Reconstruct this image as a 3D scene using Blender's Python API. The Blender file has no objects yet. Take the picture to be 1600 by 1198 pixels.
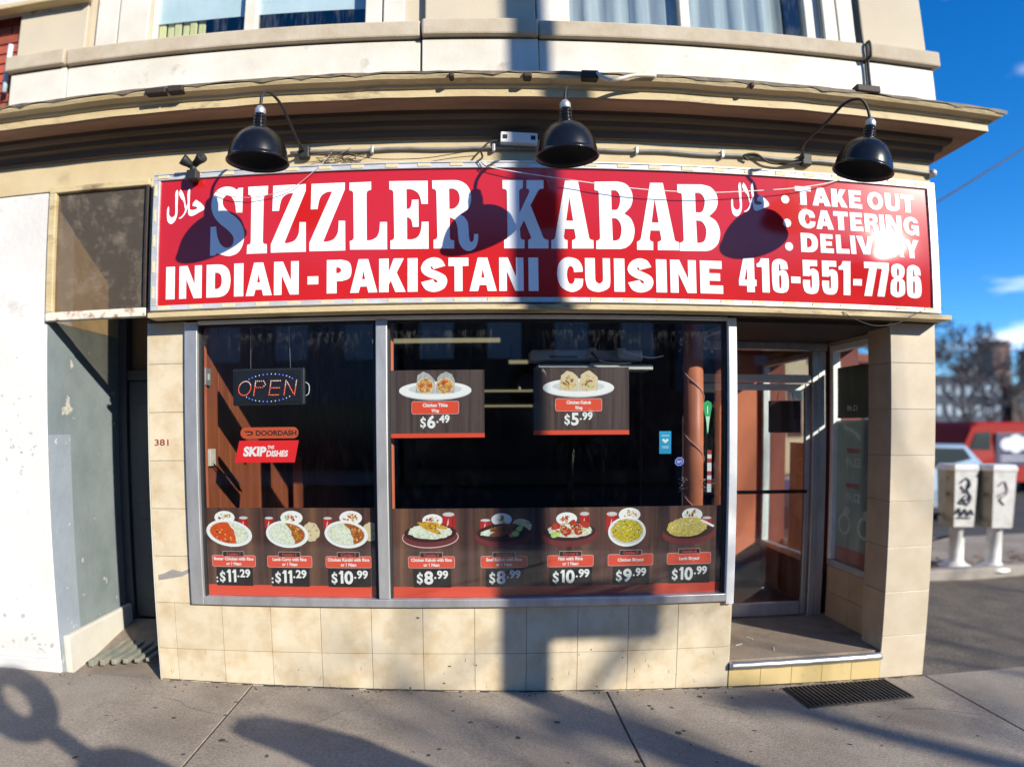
import bpy, bmesh, math, random
from mathutils import Vector, Matrix
from mathutils.geometry import tessellate_polygon

S = bpy.context.scene
COL = S.collection
R = math.radians
random.seed(7)

# ------------------------------------------------------------------ camera
cam_d = bpy.data.cameras.new('camera')
cam = bpy.data.objects.new('camera', cam_d)
COL.objects.link(cam)
S.camera = cam
cam.location = (0.0, -3.8166, 1.630)
fwd = Vector((math.sin(R(0.176)) * math.cos(R(-2.126)), math.cos(R(0.176)) * math.cos(R(-2.126)), math.sin(R(-2.126))))
rot = fwd.to_track_quat('-Z', 'Y').to_matrix() @ Matrix.Rotation(R(-0.385), 3, 'Z')
cam.rotation_euler = rot.to_euler()
cam_d.type = 'PANO'                       # the photo's wide lens bends straight lines: a lens polynomial does the same
cam_d.panorama_type = 'FISHEYE_LENS_POLYNOMIAL'
cam_d.fisheye_fov = R(180)
cam_d.fisheye_polynomial_k0 = 0.0
cam_d.fisheye_polynomial_k1 = -0.0442486506
cam_d.fisheye_polynomial_k2 = -0.0000675981
cam_d.fisheye_polynomial_k3 = 0.0000206191
cam_d.fisheye_polynomial_k4 = -0.000000333
cam_d.sensor_width = 36.0
cam_d.shift_x = (800 - 744.1) / 1600
cam_d.shift_y = (706.7 - 599) / 1198
cam_d.clip_start = 0.05
cam_d.clip_end = 3000.0
cam_d.lens = 50.0
cam_d.dof.use_dof = True
cam_d.dof.focus_distance = 4.0
cam_d.dof.aperture_fstop = 1.6

# ------------------------------------------------------------------ world and sun
SUN_DIR = Vector((0.92, -1.0, 0.58)).normalized()      # towards the sun
SUN_EL = math.asin(SUN_DIR.z)
SUN_AZ = math.atan2(SUN_DIR.x, SUN_DIR.y)
W = bpy.data.worlds.new('World')
S.world = W
W.use_nodes = True
nt = W.node_tree
bg = nt.nodes['Background']
sky = nt.nodes.new('ShaderNodeTexSky')
sky.sky_type = 'NISHITA'
sky.sun_disc = False
sky.sun_elevation = SUN_EL
sky.sun_rotation = SUN_AZ
sky.altitude = 1500.0
sky.air_density = 1.0
sky.dust_density = 0.3
sky.ozone_density = 4.0
hsv = nt.nodes.new('ShaderNodeHueSaturation')
hsv.inputs['Saturation'].default_value = 1.30
nt.links.new(sky.outputs[0], hsv.inputs['Color'])
tc = nt.nodes.new('ShaderNodeTexCoord')
mp = nt.nodes.new('ShaderNodeMapping')
mp.inputs['Scale'].default_value = (1.0, 1.0, 4.5)
mp.inputs['Location'].default_value = (0.35, 0.1, 0.42)
nz = nt.nodes.new('ShaderNodeTexNoise')
nz.inputs['Scale'].default_value = 3.2
nz.inputs['Detail'].default_value = 8.0
nz.inputs['Roughness'].default_value = 0.55
cr = nt.nodes.new('ShaderNodeValToRGB')
cr.color_ramp.elements[0].position = 0.585
cr.color_ramp.elements[1].position = 0.80
mixc = nt.nodes.new('ShaderNodeMixRGB')
mixc.inputs[2].default_value = (8.5, 8.8, 9.4, 1)
nt.links.new(tc.outputs['Generated'], mp.inputs[0])
nt.links.new(mp.outputs[0], nz.inputs['Vector'])
nt.links.new(nz.outputs[0], cr.inputs[0])
nt.links.new(cr.outputs[0], mixc.inputs[0])
tint = nt.nodes.new('ShaderNodeMixRGB')
tint.blend_type = 'MULTIPLY'
tint.inputs[0].default_value = 1.0
tint.inputs[2].default_value = (0.80, 0.92, 1.04, 1)
nt.links.new(hsv.outputs[0], tint.inputs[1])
nt.links.new(tint.outputs[0], mixc.inputs[1])
nt.links.new(mixc.outputs[0], bg.inputs[0])
bg.inputs[1].default_value = 0.130

sun_d = bpy.data.lights.new('sun', 'SUN')
sun_d.energy = 4.4
sun_d.angle = R(0.53)
sun_d.color = (1.0, 0.925, 0.785)
sun = bpy.data.objects.new('sun', sun_d)
COL.objects.link(sun)
sun.rotation_euler = SUN_DIR.to_track_quat('Z', 'Y').to_euler()
sun.location = (12, -13, 9)

S.view_settings.view_transform = 'Standard'
S.view_settings.look = 'None'
S.view_settings.exposure = 0.80
S.view_settings.gamma = 1.0
S.render.engine = 'CYCLES'
S.cycles.max_bounces = 10
S.cycles.transparent_max_bounces = 24
S.cycles.use_denoising = True

# ------------------------------------------------------------------ materials
MATS = {}

def mat(name, col, rough=0.6, metal=0.0, var=None, vscale=4.0, vdetail=6.0, vlo=0.35, vhi=0.7, bump=0.0, bscale=60.0,
        island=0.0, stain=None, sscale=1.2, slo=0.55, shi=0.75, spec=0.5, coat=0.0, stretch=(1, 1, 1), transl=0.0, emit=None, estr=0.0,
        fine=0.0, spots=None, spot_scale=6.0, spot_size=0.05):
    if name in MATS:
        return MATS[name]
    m = bpy.data.materials.new(name)
    m.use_nodes = True
    t = m.node_tree
    N, L = t.nodes, t.links
    p = N['Principled BSDF']
    p.inputs['Roughness'].default_value = rough
    p.inputs['Metallic'].default_value = metal
    p.inputs['Specular IOR Level'].default_value = spec
    if coat:
        p.inputs['Coat Weight'].default_value = coat
        p.inputs['Coat Roughness'].default_value = 0.08
    c4 = (col[0], col[1], col[2], 1)
    p.inputs['Base Color'].default_value = c4
    tcn = N.new('ShaderNodeTexCoord')
    mpn = N.new('ShaderNodeMapping')
    mpn.inputs['Scale'].default_value = stretch
    L.new(tcn.outputs['Object'], mpn.inputs[0])
    vec = mpn.outputs[0]
    cur = None

    def noise(scale, detail=6.0, rgh=0.6):
        n = N.new('ShaderNodeTexNoise')
        n.inputs['Scale'].default_value = scale
        n.inputs['Detail'].default_value = detail
        n.inputs['Roughness'].default_value = rgh
        L.new(vec, n.inputs['Vector'])
        return n.outputs[0]

    def ramp(src, lo, hi):
        r = N.new('ShaderNodeMapRange')
        r.inputs[1].default_value = lo
        r.inputs[2].default_value = hi
        L.new(src, r.inputs[0])
        return r.outputs[0]

    def mix(f, a, b):
        x = N.new('ShaderNodeMixRGB')
        L.new(f, x.inputs[0])
        if hasattr(a, 'is_output'):
            L.new(a, x.inputs[1])
        else:
            x.inputs[1].default_value = a
        x.inputs[2].default_value = (b[0], b[1], b[2], 1)
        return x.outputs[0]
    cur = c4
    if var is not None:
        cur = mix(ramp(noise(vscale, vdetail), vlo, vhi), cur, var)
    if stain is not None:
        cur = mix(ramp(noise(sscale, 9.0, 0.65), slo, shi), cur, stain)
    if spots is not None:
        vo = N.new('ShaderNodeTexVoronoi')
        vo.inputs['Scale'].default_value = spot_scale
        L.new(vec, vo.inputs['Vector'])
        rr = N.new('ShaderNodeMapRange')
        rr.inputs[1].default_value = spot_size
        rr.inputs[2].default_value = spot_size * 0.6
        L.new(vo.outputs['Distance'], rr.inputs[0])
        cur = mix(rr.outputs[0], cur, spots)
    if fine:
        f = noise(85.0, 3.0)
        hv = N.new('ShaderNodeHueSaturation')
        r = N.new('ShaderNodeMapRange')
        r.inputs[3].default_value = 1 - fine
        r.inputs[4].default_value = 1 + fine
        r.inputs[1].default_value = 0.3
        r.inputs[2].default_value = 0.7
        L.new(f, r.inputs[0])
        L.new(r.outputs[0], hv.inputs['Value'])
        if hasattr(cur, 'is_output'):
            L.new(cur, hv.inputs['Color'])
        else:
            hv.inputs['Color'].default_value = cur
        cur = hv.outputs[0]
    if island:
        g = N.new('ShaderNodeNewGeometry')
        hv = N.new('ShaderNodeHueSaturation')
        r = N.new('ShaderNodeMapRange')
        r.inputs[3].default_value = 1 - island
        r.inputs[4].default_value = 1 + island
        L.new(g.outputs['Random Per Island'], r.inputs[0])
        L.new(r.outputs[0], hv.inputs['Value'])
        if hasattr(cur, 'is_output'):
            L.new(cur, hv.inputs['Color'])
        else:
            hv.inputs['Color'].default_value = cur
        cur = hv.outputs[0]
    if hasattr(cur, 'is_output'):
        L.new(cur, p.inputs['Base Color'])
    if bump:
        b = N.new('ShaderNodeBump')
        b.inputs['Strength'].default_value = bump
        b.inputs['Distance'].default_value = 0.01
        L.new(noise(bscale, 5.0), b.inputs['Height'])
        L.new(b.outputs[0], p.inputs['Normal'])
    if emit is not None:
        p.inputs['Emission Color'].default_value = (*emit, 1)
        p.inputs['Emission Strength'].default_value = estr
    if transl:
        tr = N.new('ShaderNodeBsdfTranslucent')
        if hasattr(cur, 'is_output'):
            L.new(cur, tr.inputs[0])
        else:
            tr.inputs[0].default_value = cur
        ms = N.new('ShaderNodeMixShader')
        ms.inputs[0].default_value = transl
        L.new(p.outputs[0], ms.inputs[1])
        L.new(tr.outputs[0], ms.inputs[2])
        L.new(ms.outputs[0], N['Material Output'].inputs[0])
    MATS[name] = m
    return m

def glass(name, tint=(0.9, 0.93, 0.93), dirt=0.0, dirt_col=(0.6, 0.6, 0.58), streak_z=None, refl=1.0, rough=0.0, film=0.0, grain=(6.0, 6.0, 1.1)):
    """thin window glass: see-through, mirror-like at the Fresnel rate, with a film of dirt that has its own blotchy shape"""
    m = bpy.data.materials.new(name)
    m.use_nodes = True
    t = m.node_tree
    N, L = t.nodes, t.links
    N.remove(N['Principled BSDF'])
    tr = N.new('ShaderNodeBsdfTransparent')
    tr.inputs[0].default_value = (*tint, 1)
    gl = N.new('ShaderNodeBsdfGlossy')
    gl.inputs['Roughness'].default_value = rough
    gl.inputs[0].default_value = (refl, refl, refl, 1)
    lw = N.new('ShaderNodeLayerWeight')          # Schlick's curve, the same from both sides of the pane
    lw.inputs[0].default_value = 0.5
    pw = N.new('ShaderNodeMath')
    pw.operation = 'POWER'
    pw.inputs[1].default_value = 5.0
    L.new(lw.outputs['Facing'], pw.inputs[0])
    fr = N.new('ShaderNodeMapRange')
    fr.inputs[3].default_value = 0.05
    fr.inputs[4].default_value = 1.0
    L.new(pw.outputs[0], fr.inputs[0])
    ms = N.new('ShaderNodeMixShader')
    L.new(fr.outputs[0], ms.inputs[0])
    L.new(tr.outputs[0], ms.inputs[1])
    L.new(gl.outputs[0], ms.inputs[2])
    out = ms.outputs[0]
    if dirt:
        tcn = N.new('ShaderNodeTexCoord')
        mpn = N.new('ShaderNodeMapping')
        mpn.inputs['Scale'].default_value = grain
        L.new(tcn.outputs['Object'], mpn.inputs[0])
        n = N.new('ShaderNodeTexNoise')
        n.inputs['Scale'].default_value = 4.0
        n.inputs['Detail'].default_value = 10.0
        n.inputs['Roughness'].default_value = 0.75
        L.new(mpn.outputs[0], n.inputs['Vector'])
        r = N.new('ShaderNodeMapRange')
        r.inputs[1].default_value = 0.50
        r.inputs[2].default_value = 0.78
        r.inputs[3].default_value = film
        r.inputs[4].default_value = dirt
        L.new(n.outputs[0], r.inputs[0])
        fac = r.outputs[0]
        if streak_z is not None:
            sep = N.new('ShaderNodeSeparateXYZ')
            L.new(tcn.outputs['Object'], sep.inputs[0])
            r2 = N.new('ShaderNodeMapRange')
            r2.inputs[1].default_value = streak_z[0]
            r2.inputs[2].default_value = streak_z[1]
            r2.inputs[3].default_value = 0.03
            r2.inputs[4].default_value = 1.0
            L.new(sep.outputs[2], r2.inputs[0])
            mu = N.new('ShaderNodeMath')
            mu.operation = 'MULTIPLY'
            L.new(fac, mu.inputs[0])
            L.new(r2.outputs[0], mu.inputs[1])
            fac = mu.outputs[0]
        df = N.new('ShaderNodeBsdfDiffuse')
        df.inputs[0].default_value = (*dirt_col, 1)
        m2 = N.new('ShaderNodeMixShader')
        L.new(fac, m2.inputs[0])
        L.new(out, m2.inputs[1])
        L.new(df.outputs[0], m2.inputs[2])
        out = m2.outputs[0]
    L.new(out, N['Material Output'].inputs[0])
    MATS[name] = m
    return m

# ------------------------------------------------------------------ mesh helpers
class MB:
    """collects shapes, then links them as ONE mesh object"""
    def __init__(s):
        s.v, s.f, s.m, s.sm, s.mats = [], [], [], [], []
        s.log = []

    def mi(s, m):
        if m not in s.mats:
            s.mats.append(m)
        return s.mats.index(m)

    def add(s, vs, fs, m, smooth=False, mtx=None):
        vs = list(vs)
        s.log.append((vs, fs, m, smooth, mtx))
        o = len(s.v)
        k = s.mi(m)
        for v in vs:
            v = Vector(v)
            s.v.append(mtx @ v if mtx is not None else v)
        for f in fs:
            s.f.append([i + o for i in f])
            s.m.append(k)
            s.sm.append(smooth)
        return s

    def box(s, x0, x1, y0, y1, z0, z1, m, b=0.0, mtx=None):
        if b <= 0:
            vs = [(x, y, z) for z in (z0, z1) for y in (y0, y1) for x in (x0, x1)]
            fs = [(0, 2, 3, 1), (4, 5, 7, 6), (0, 1, 5, 4), (2, 6, 7, 3), (0, 4, 6, 2), (1, 3, 7, 5)]
            return s.add(vs, fs, m, False, mtx)
        b = min(b, (x1 - x0) * .45, (y1 - y0) * .45, (z1 - z0) * .45)
        bm = bmesh.new()
        vv = [bm.verts.new((x, y, z)) for z in (z0, z1) for y in (y0, y1) for x in (x0, x1)]
        for f in [(0, 2, 3, 1), (4, 5, 7, 6), (0, 1, 5, 4), (2, 6, 7, 3), (0, 4, 6, 2), (1, 3, 7, 5)]:
            bm.faces.new([vv[i] for i in f])
        bmesh.ops.bevel(bm, geom=bm.edges[:], offset=b, segments=2, affect='EDGES', profile=0.5)
        return s.bm(bm, m, False, mtx)

    def bm(s, bm, m, smooth=False, mtx=None):
        bm.verts.index_update()
        s.add([v.co.copy() for v in bm.verts], [[v.index for v in f.verts] for f in bm.faces], m, smooth, mtx)
        bm.free()
        return s

    def quad(s, pts, m):
        return s.add(pts, [tuple(range(len(pts)))], m)

    def tube(s, pts, r, m, n=10, caps=True, closed=False):
        pts = [Vector(p) for p in pts]
        rs = r if isinstance(r, (list, tuple)) else [r] * len(pts)
        vs, fs = [], []
        up = None
        for i, p in enumerate(pts):
            if closed:
                d = pts[(i + 1) % len(pts)] - pts[i - 1]
            else:
                d = pts[min(i + 1, len(pts) - 1)] - pts[max(i - 1, 0)]
            d.normalize()
            if up is None:
                up = d.orthogonal().normalized()
            up = (up - d * up.dot(d))
            up = up.normalized() if up.length > 1e-6 else d.orthogonal().normalized()
            q = d.cross(up)
            for k in range(n):
                a = 2 * math.pi * k / n
                vs.append(p + (up * math.cos(a) + q * math.sin(a)) * rs[i])
        cnt = len(pts)
        for i in range(cnt if closed else cnt - 1):
            j = (i + 1) % cnt
            for k in range(n):
                fs.append((i * n + k, i * n + (k + 1) % n, j * n + (k + 1) % n, j * n + k))
        if caps and not closed:
            fs.append(tuple(range(n - 1, -1, -1)))
            fs.append(tuple((cnt - 1) * n + k for k in range(n)))
        return s.add(vs, fs, m, True)

    def lathe(s, prof, m, n=32, mtx=None, smooth=True):
        """prof: list of (radius, height) turned about z"""
        vs, fs = [], []
        for (r, z) in prof:
            for k in range(n):
                a = 2 * math.pi * k / n
                vs.append((r * math.cos(a), r * math.sin(a), z))
        for i in range(len(prof) - 1):
            for k in range(n):
                fs.append((i * n + k, i * n + (k + 1) % n, (i + 1) * n + (k + 1) % n, (i + 1) * n + k))
        return s.add(vs, fs, m, smooth, mtx)

    def ico(s, r, m, mtx, sub=2):
        bm = bmesh.new()
        bmesh.ops.create_icosphere(bm, subdivisions=sub, radius=r)
        return s.bm(bm, m, True, mtx)

    def poly(s, contours, y, m, depth=0.0, place=None, warp=None):
        """flat outline (with holes) in the x-z plane facing -y; depth gives it real thickness behind the face"""
        if place is None:
            place = lambda a, b, yy: (a, yy, b)
        flat = [p for c in contours for p in c]
        tri = tessellate_polygon([[Vector((p[0], p[1], 0)) for p in c] for c in contours])
        vs = [place(p[0], p[1], y + (warp(p[0], p[1]) if warp else 0)) for p in flat]
        fs = []
        for t in tri:
            a, b, c = (flat[i] for i in t)
            cr_ = (b[0] - a[0]) * (c[1] - a[1]) - (b[1] - a[1]) * (c[0] - a[0])
            fs.append(tuple(t) if cr_ > 0 else tuple(reversed(t)))
        s.add(vs, fs, m)
        if depth:
            back = [place(p[0], p[1], y + depth + (warp(p[0], p[1]) if warp else 0)) for p in flat]
            o = 0
            for c in contours:
                n = len(c)
                vv = vs[o:o + n] + back[o:o + n]
                s.add(vv, [(i, (i + 1) % n, n + (i + 1) % n, n + i) for i in range(n)], m)
                o += n
        return s

    def build(s, name, parent=None, origin=None):
        if parent is not None:
            org = world_loc(parent)
        elif origin is not None:
            org = Vector(origin)
        else:
            xs = [v.x for v in s.v]; ys = [v.y for v in s.v]; zs = [v.z for v in s.v]
            org = Vector(((min(xs) + max(xs)) / 2, (min(ys) + max(ys)) / 2, min(zs)))
        me = bpy.data.meshes.new(name)
        me.from_pydata([tuple(v - org) for v in s.v], [], s.f)
        for m in s.mats:
            me.materials.append(m)
        me.polygons.foreach_set('material_index', s.m)
        me.polygons.foreach_set('use_smooth', s.sm)
        me.update()
        o = bpy.data.objects.new(name, me)
        COL.objects.link(o)
        if parent is not None:
            o.parent = parent
        else:
            o.location = org
        return o

def each(mb, name, parent):
    """every shape collected in mb becomes a part of its own"""
    out = []
    for a in mb.log:
        m = MB()
        m.add(*a)
        out.append(m.build(name, parent))
    return out

def world_loc(o):
    v = Vector(o.location)
    while o.parent:
        o = o.parent
        v += o.location
    return v

def tag(o, label, cat, group=None):
    o['label'] = label
    o['category'] = cat
    if group:
        o['group'] = group
    return o

def thing(name, label, cat, loc, group=None):
    o = bpy.data.objects.new(name, None)
    o.empty_display_size = 0.1
    COL.objects.link(o)
    o.location = loc
    return tag(o, label, cat, group)

def struct(o):
    o['kind'] = 'structure'
    return o

def smooth_line(pts, steps=8, closed=False):
    """Catmull-Rom through 3-D points"""
    P = [Vector(p) for p in pts]
    out = []
    n = len(P)
    for i in range(n if closed else n - 1):
        p0 = P[i - 1] if (closed or i > 0) else P[i]
        p1, p2 = P[i], P[(i + 1) % n]
        p3 = P[(i + 2) % n] if (closed or i + 2 < n) else P[i + 1]
        for k in range(steps):
            t = k / steps
            out.append(0.5 * ((2 * p1) + (p2 - p0) * t + (2 * p0 - 5 * p1 + 4 * p2 - p3) * t * t + (3 * p1 - p0 - 3 * p2 + p3) * t ** 3))
    if not closed:
        out.append(P[-1])
    return out

def ellipse(cx, cz, rx, rz, n=36, rot=0.0, a0=0.0, a1=2 * math.pi, jit=0.0, rng=None):
    out = []
    full = abs(a1 - a0 - 2 * math.pi) < 1e-6
    for k in range(n if full else n + 1):
        a = a0 + (a1 - a0) * k / n
        j = 1 + (rng.uniform(-jit, jit) if rng else 0)
        x, z = rx * j * math.cos(a), rz * j * math.sin(a)
        out.append((cx + x * math.cos(rot) - z * math.sin(rot), cz + x * math.sin(rot) + z * math.cos(rot)))
    return out

def rrect(x0, x1, z0, z1, r, n=5):
    out = []
    for cx, cz, a in ((x1 - r, z1 - r, 0), (x0 + r, z1 - r, 90), (x0 + r, z0 + r, 180), (x1 - r, z0 + r, 270)):
        for k in range(n + 1):
            t = R(a + 90 * k / n)
            out.append((cx + r * math.cos(t), cz + r * math.sin(t)))
    return out

# ------------------------------------------------------------------ lettering
def parse_glyph(txt, seg=5):
    cs = []
    for c in txt.split(';'):
        pts = []
        for q in c.split():
            sm = q[0] == 'c'
            a, b = (q[1:] if sm else q).split(',')
            pts.append((int(a) / 1000, int(b) / 1000, sm))
        out = []
        n = len(pts)
        for i in range(n):
            p1, p2 = pts[i], pts[(i + 1) % n]
            out.append((p1[0], p1[1]))
            if not (p1[2] or p2[2]):
                continue
            p0 = pts[i - 1] if p1[2] else p1
            p3 = pts[(i + 2) % n] if p2[2] else p2
            for k in range(1, seg):
                t = k / seg
                out.append(tuple(0.5 * (2 * p1[d] + (p2[d] - p0[d]) * t + (2 * p0[d] - 5 * p1[d] + 4 * p2[d] - p3[d]) * t * t
                                        + (3 * p1[d] - p0[d] - 3 * p2[d] + p3[d]) * t ** 3) for d in (0, 1)))
        cs.append(out)
    return cs

def glyph(mb, key, x0, x1, z0, z1, y, m, depth=0.0015, warp=None, place=None):
    cs = parse_glyph(GLYPHS[key])
    if key == 'halal':          # overlapping pen strokes: one outline each, a hair apart
        for i, c in enumerate(cs):
            mb.poly([[(x0 + p[0] * (x1 - x0), z0 + p[1] * (z1 - z0)) for p in c]], y - 0.0002 * i, m, depth, place, warp)
        return
    mb.poly([[(x0 + p[0] * (x1 - x0), z0 + p[1] * (z1 - z0)) for p in c] for c in cs], y, m, depth, place, warp)

_tc = {}
def text_outline(body, bold=0.0):
    """triangles of a line of text in Blender's built-in font: verts (x, z), faces, bounds"""
    key = (body, bold)
    if key in _tc:
        return _tc[key]
    cu = bpy.data.curves.new('txt', 'FONT')
    cu.body = body
    cu.size = 1.0
    cu.offset = bold
    cu.resolution_u = 3
    o = bpy.data.objects.new('txt', cu)
    COL.objects.link(o)
    dg = bpy.context.evaluated_depsgraph_get()
    dg.update()
    me = bpy.data.meshes.new_from_object(o.evaluated_get(dg))
    vs = [(v.co.x, v.co.y) for v in me.vertices]
    fs = [tuple(p.vertices) for p in me.polygons]
    bpy.data.objects.remove(o)
    bpy.data.meshes.remove(me)
    bpy.data.curves.remove(cu)
    xs = [v[0] for v in vs]; zs = [v[1] for v in vs]
    _tc[key] = (vs, fs, (min(xs), max(xs), min(zs), max(zs)))
    return _tc[key]

def text(mb, body, x, z, h, y, m, bold=0.02, align='c', width=None, place=None, mirror=False, slant=0.0):
    """a line of text whose capitals are about h tall, baseline at z; returns its width"""
    vs, fs, b = text_outline(body, bold)
    s = h / 0.73
    w = (b[1] - b[0]) * s
    sx = s
    if width:
        sx = s * width / w
        w = width
    ox = x - w / 2 if align == 'c' else (x if align == 'l' else x - w)
    pts = []
    for v in vs:
        a = (v[0] - b[0]) * sx + slant * v[1] * s
        if mirror:
            a = w - a
        px, pz = ox + a, z + v[1] * s
        pts.append(place(px, pz, y) if place else (px, y, pz))
    out = []
    for f in fs:
        A, B, Cc = (vs[i] for i in f[:3])
        ccw = (B[0] - A[0]) * (Cc[1] - A[1]) - (B[1] - A[1]) * (Cc[0] - A[0]) > 0
        if mirror:
            ccw = not ccw
        out.append(f if ccw else tuple(reversed(f)))
    mb.add(pts, out, m)
    return w

GLYPHS = {
 'sS': '928,972 930,611 749,615 c706,747 c607,840 c470,879 c349,827 c340,757 c400,695 c538,626 c749,546 c908,452 c995,341 c1000,242 c954,135 c835,44 c632,0 c468,4 c322,27 197,45 168,16 2,15 0,426 163,430 c206,291 c315,170 c483,117 c636,137 c695,210 c671,280 c511,373 c300,458 c128,552 c28,656 c0,757 c45,867 c184,964 c389,1000 c576,992 c681,969 755,942 795,971',
 'sI': '0,1000 990,999 978,870 851,862 786,829 792,166 845,140 992,131 1000,0 8,3 23,131 153,144 199,174 179,839 117,872 23,878',
 'sZ': '31,997 966,1000 964,896 386,139 c495,136 c672,168 c777,247 c804,339 810,436 987,432 1000,0 4,4 0,126 615,870 c467,866 c310,813 c245,721 215,618 24,618',
 'sL': '0,995 570,1000 573,882 478,863 452,833 472,136 c599,144 c725,183 c787,252 c804,332 812,400 993,400 1000,0 36,10 28,133 101,147 131,176 105,839 77,870 3,882',
 'sE': '0,1000 975,996 979,653 818,655 c786,751 c716,823 c575,870 437,877 445,583 c506,588 c559,632 579,718 742,719 749,320 599,321 c577,401 c525,447 454,463 459,139 c613,142 c735,180 c805,269 826,394 997,392 1000,0 40,6 39,128 106,139 137,172 108,830 81,866 7,877',
 'sR': '0,999 470,1000 c607,989 c758,929 c840,830 c854,722 c823,635 c740,557 611,509 c694,480 c769,411 c790,334 c800,218 c819,141 c859,122 c901,151 914,232 1000,235 c999,160 c961,64 c870,7 c765,0 c660,37 c586,123 c564,239 c550,335 c498,432 385,472 388,182 413,153 481,148 480,33 33,36 33,156 90,167 117,199 94,835 73,867 8,880;371,877 c470,877 c568,832 c605,743 c574,655 c484,597 378,588',
 'sK': '0,997 454,998 446,878 389,863 365,832 366,511 596,828 581,863 528,878 531,998 912,1000 908,875 828,870 780,834 614,627 886,161 924,137 1000,122 997,2 550,0 552,120 611,145 614,170 466,407 372,288 382,160 404,135 473,120 467,0 21,0 23,120 77,135 100,164 94,832 74,859 1,872',
 'sA': '352,995 658,1000 898,164 922,140 999,126 1000,7 490,3 494,122 552,137 582,162 549,289 327,288 299,170 319,136 384,121 381,2 0,0 3,119 61,134 94,164;447,760 528,406 361,406',
 'sB': '2,988 590,1000 c805,969 c941,874 c977,753 c916,631 748,526 c907,462 c988,355 c1000,248 c933,116 c778,31 616,6 10,0 15,118 86,133 114,161 106,831 86,855 0,863;427,866 c560,862 c643,796 c649,699 c578,590 427,576;428,456 c560,445 c653,363 c663,256 c612,160 c524,129 438,125',
 'bS': '934,751 476,656 c419,738 c366,718 c419,652 c639,587 c925,466 c1000,285 c859,89 c507,0 c176,72 0,285 463,367 c515,292 c608,269 c630,311 c529,367 c286,433 c66,548 c0,711 c154,908 c463,1000 c771,941',
 'bC': '987,582 648,565 c617,692 c500,749 c400,642 c378,441 c443,258 c552,224 c648,291 674,385 1000,375 c943,140 c661,0 c378,23 c117,174 c0,475 c52,776 c248,960 c509,1000 c813,926 c965,742',
 'bU': '0,1000 395,1000 395,414 c422,312 c556,244 c686,312 709,414 709,1000 1000,1000 1000,363 c933,125 c529,0 c126,92 0,363',
 'd4': '275,989 891,1000 891,364 1000,364 1000,182 891,182 891,0 457,0 457,182 0,182 0,345;478,756 478,356 326,356',
 'd1': '361,1000 1000,1000 1000,0 412,0 412,743 0,743 0,838 c206,882',
 'd6': '971,697 529,697 c515,820 c471,845 c426,820 426,627 c618,680 c853,644 c985,486 c1000,204 c875,46 c507,0 c140,46 c15,204 c0,768 c140,944 c507,1000 c875,926 c963,785;c471,521 c544,486 c559,310 c529,151 c471,141 c426,169 c419,451',
 'd5': '8,1000 921,1000 921,824 444,824 444,707 c667,751 c944,670 c1000,487 c1000,231 c865,48 c492,0 c127,55 c0,249 0,407 444,407 c444,231 c492,165 c556,231 c556,524 c492,560 444,524 8,524',
 'd7': '0,1000 1000,1000 1000,810 684,0 74,0 389,810 0,810',
 'd8': 'c492,1000 c898,925 c966,774 c881,624 729,560 c941,492 c1000,286 c941,98 c500,0 c68,79 c0,286 c51,474 254,560 c85,624 c17,774 c93,925;c492,868 c559,812 c559,680 c492,624 c424,680 c415,812;c500,492 c585,436 c585,211 c508,143 c432,211 c432,417',
 'bI': '0,0 0,1000 1000,1000 1000,0',
 'bN': '0,0 0,1000 360,1000 690,420 690,1000 1000,1000 1000,0 650,0 310,600 310,0',
 'bD': '0,0 0,1000 450,1000 c720,960 c930,800 c1000,500 c930,200 c720,40 450,0;350,250 470,250 c600,330 c640,500 c600,670 470,750 350,750',
 'bA': '0,0 310,1000 660,1000 1000,0 670,0 620,180 370,180 310,0;490,660 550,400 430,400',
 'bP': '0,0 0,1000 600,1000 c900,920 c1000,690 c920,450 620,360 400,360 400,0;380,600 500,600 c590,685 500,770 380,770',
 'bK': '0,0 0,1000 360,1000 360,600 550,1000 930,1000 660,580 1000,0 610,0 440,340 360,220 360,0',
 'bT': '0,1000 1000,1000 1000,750 700,750 700,0 300,0 300,750 0,750',
 'bE': '0,0 0,1000 960,1000 960,760 400,760 400,620 880,620 880,390 400,390 400,250 1000,250 1000,0',
 'bO': 'c500,1000 c860,860 c1000,500 c860,140 c500,0 c140,140 c0,500 c140,860;c500,760 c640,680 c690,500 c640,320 c500,240 c360,320 c310,500 c360,680',
 'bR': '0,0 0,1000 600,1000 c880,940 c970,730 c900,540 760,460 c900,370 c930,120 1000,0 660,0 c620,220 c500,370 330,370 330,0;330,580 520,580 c640,680 520,780 330,780',
 'bG': '980,680 680,680 c620,750 c500,780 c360,680 c320,500 c360,300 c520,220 c660,280 700,360 520,360 520,550 1000,550 1000,0 800,0 780,100 c620,10 c450,0 c140,140 c0,500 c140,860 c500,1000 c840,900',
 'bL': '0,0 0,1000 380,1000 380,250 1000,250 1000,0',
 'bV': '0,1000 360,1000 510,320 660,1000 1000,1000 690,0 330,0',
 'bY': '0,1000 360,1000 500,660 650,1000 1000,1000 670,420 670,0 330,0 330,420',
 'halal': '248,962 c282,875 c277,546 c282,335 c262,179 c205,57 c116,0 c32,69 c5,197 c0,408 39,511 c54,393 c56,267 c119,189 c190,205 c223,276 c222,445 c210,763 c211,880;345,960 c409,865 c466,691 507,425 478,406 c450,566 406,664 386,671 c332,765 c310,862;323,154 c392,191 c460,281 c496,404 549,548 c556,463 c519,319 c462,218 c384,139 334,135;595,1000 c604,840 c600,576 607,376 c698,354 c797,379 c806,420 c755,450 684,465 c696,548 773,638 c871,563 c948,484 c1000,402 c987,340 c880,284 c723,200 c633,190 c581,241 c565,368 c550,580 c537,739 c541,877',
}
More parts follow.
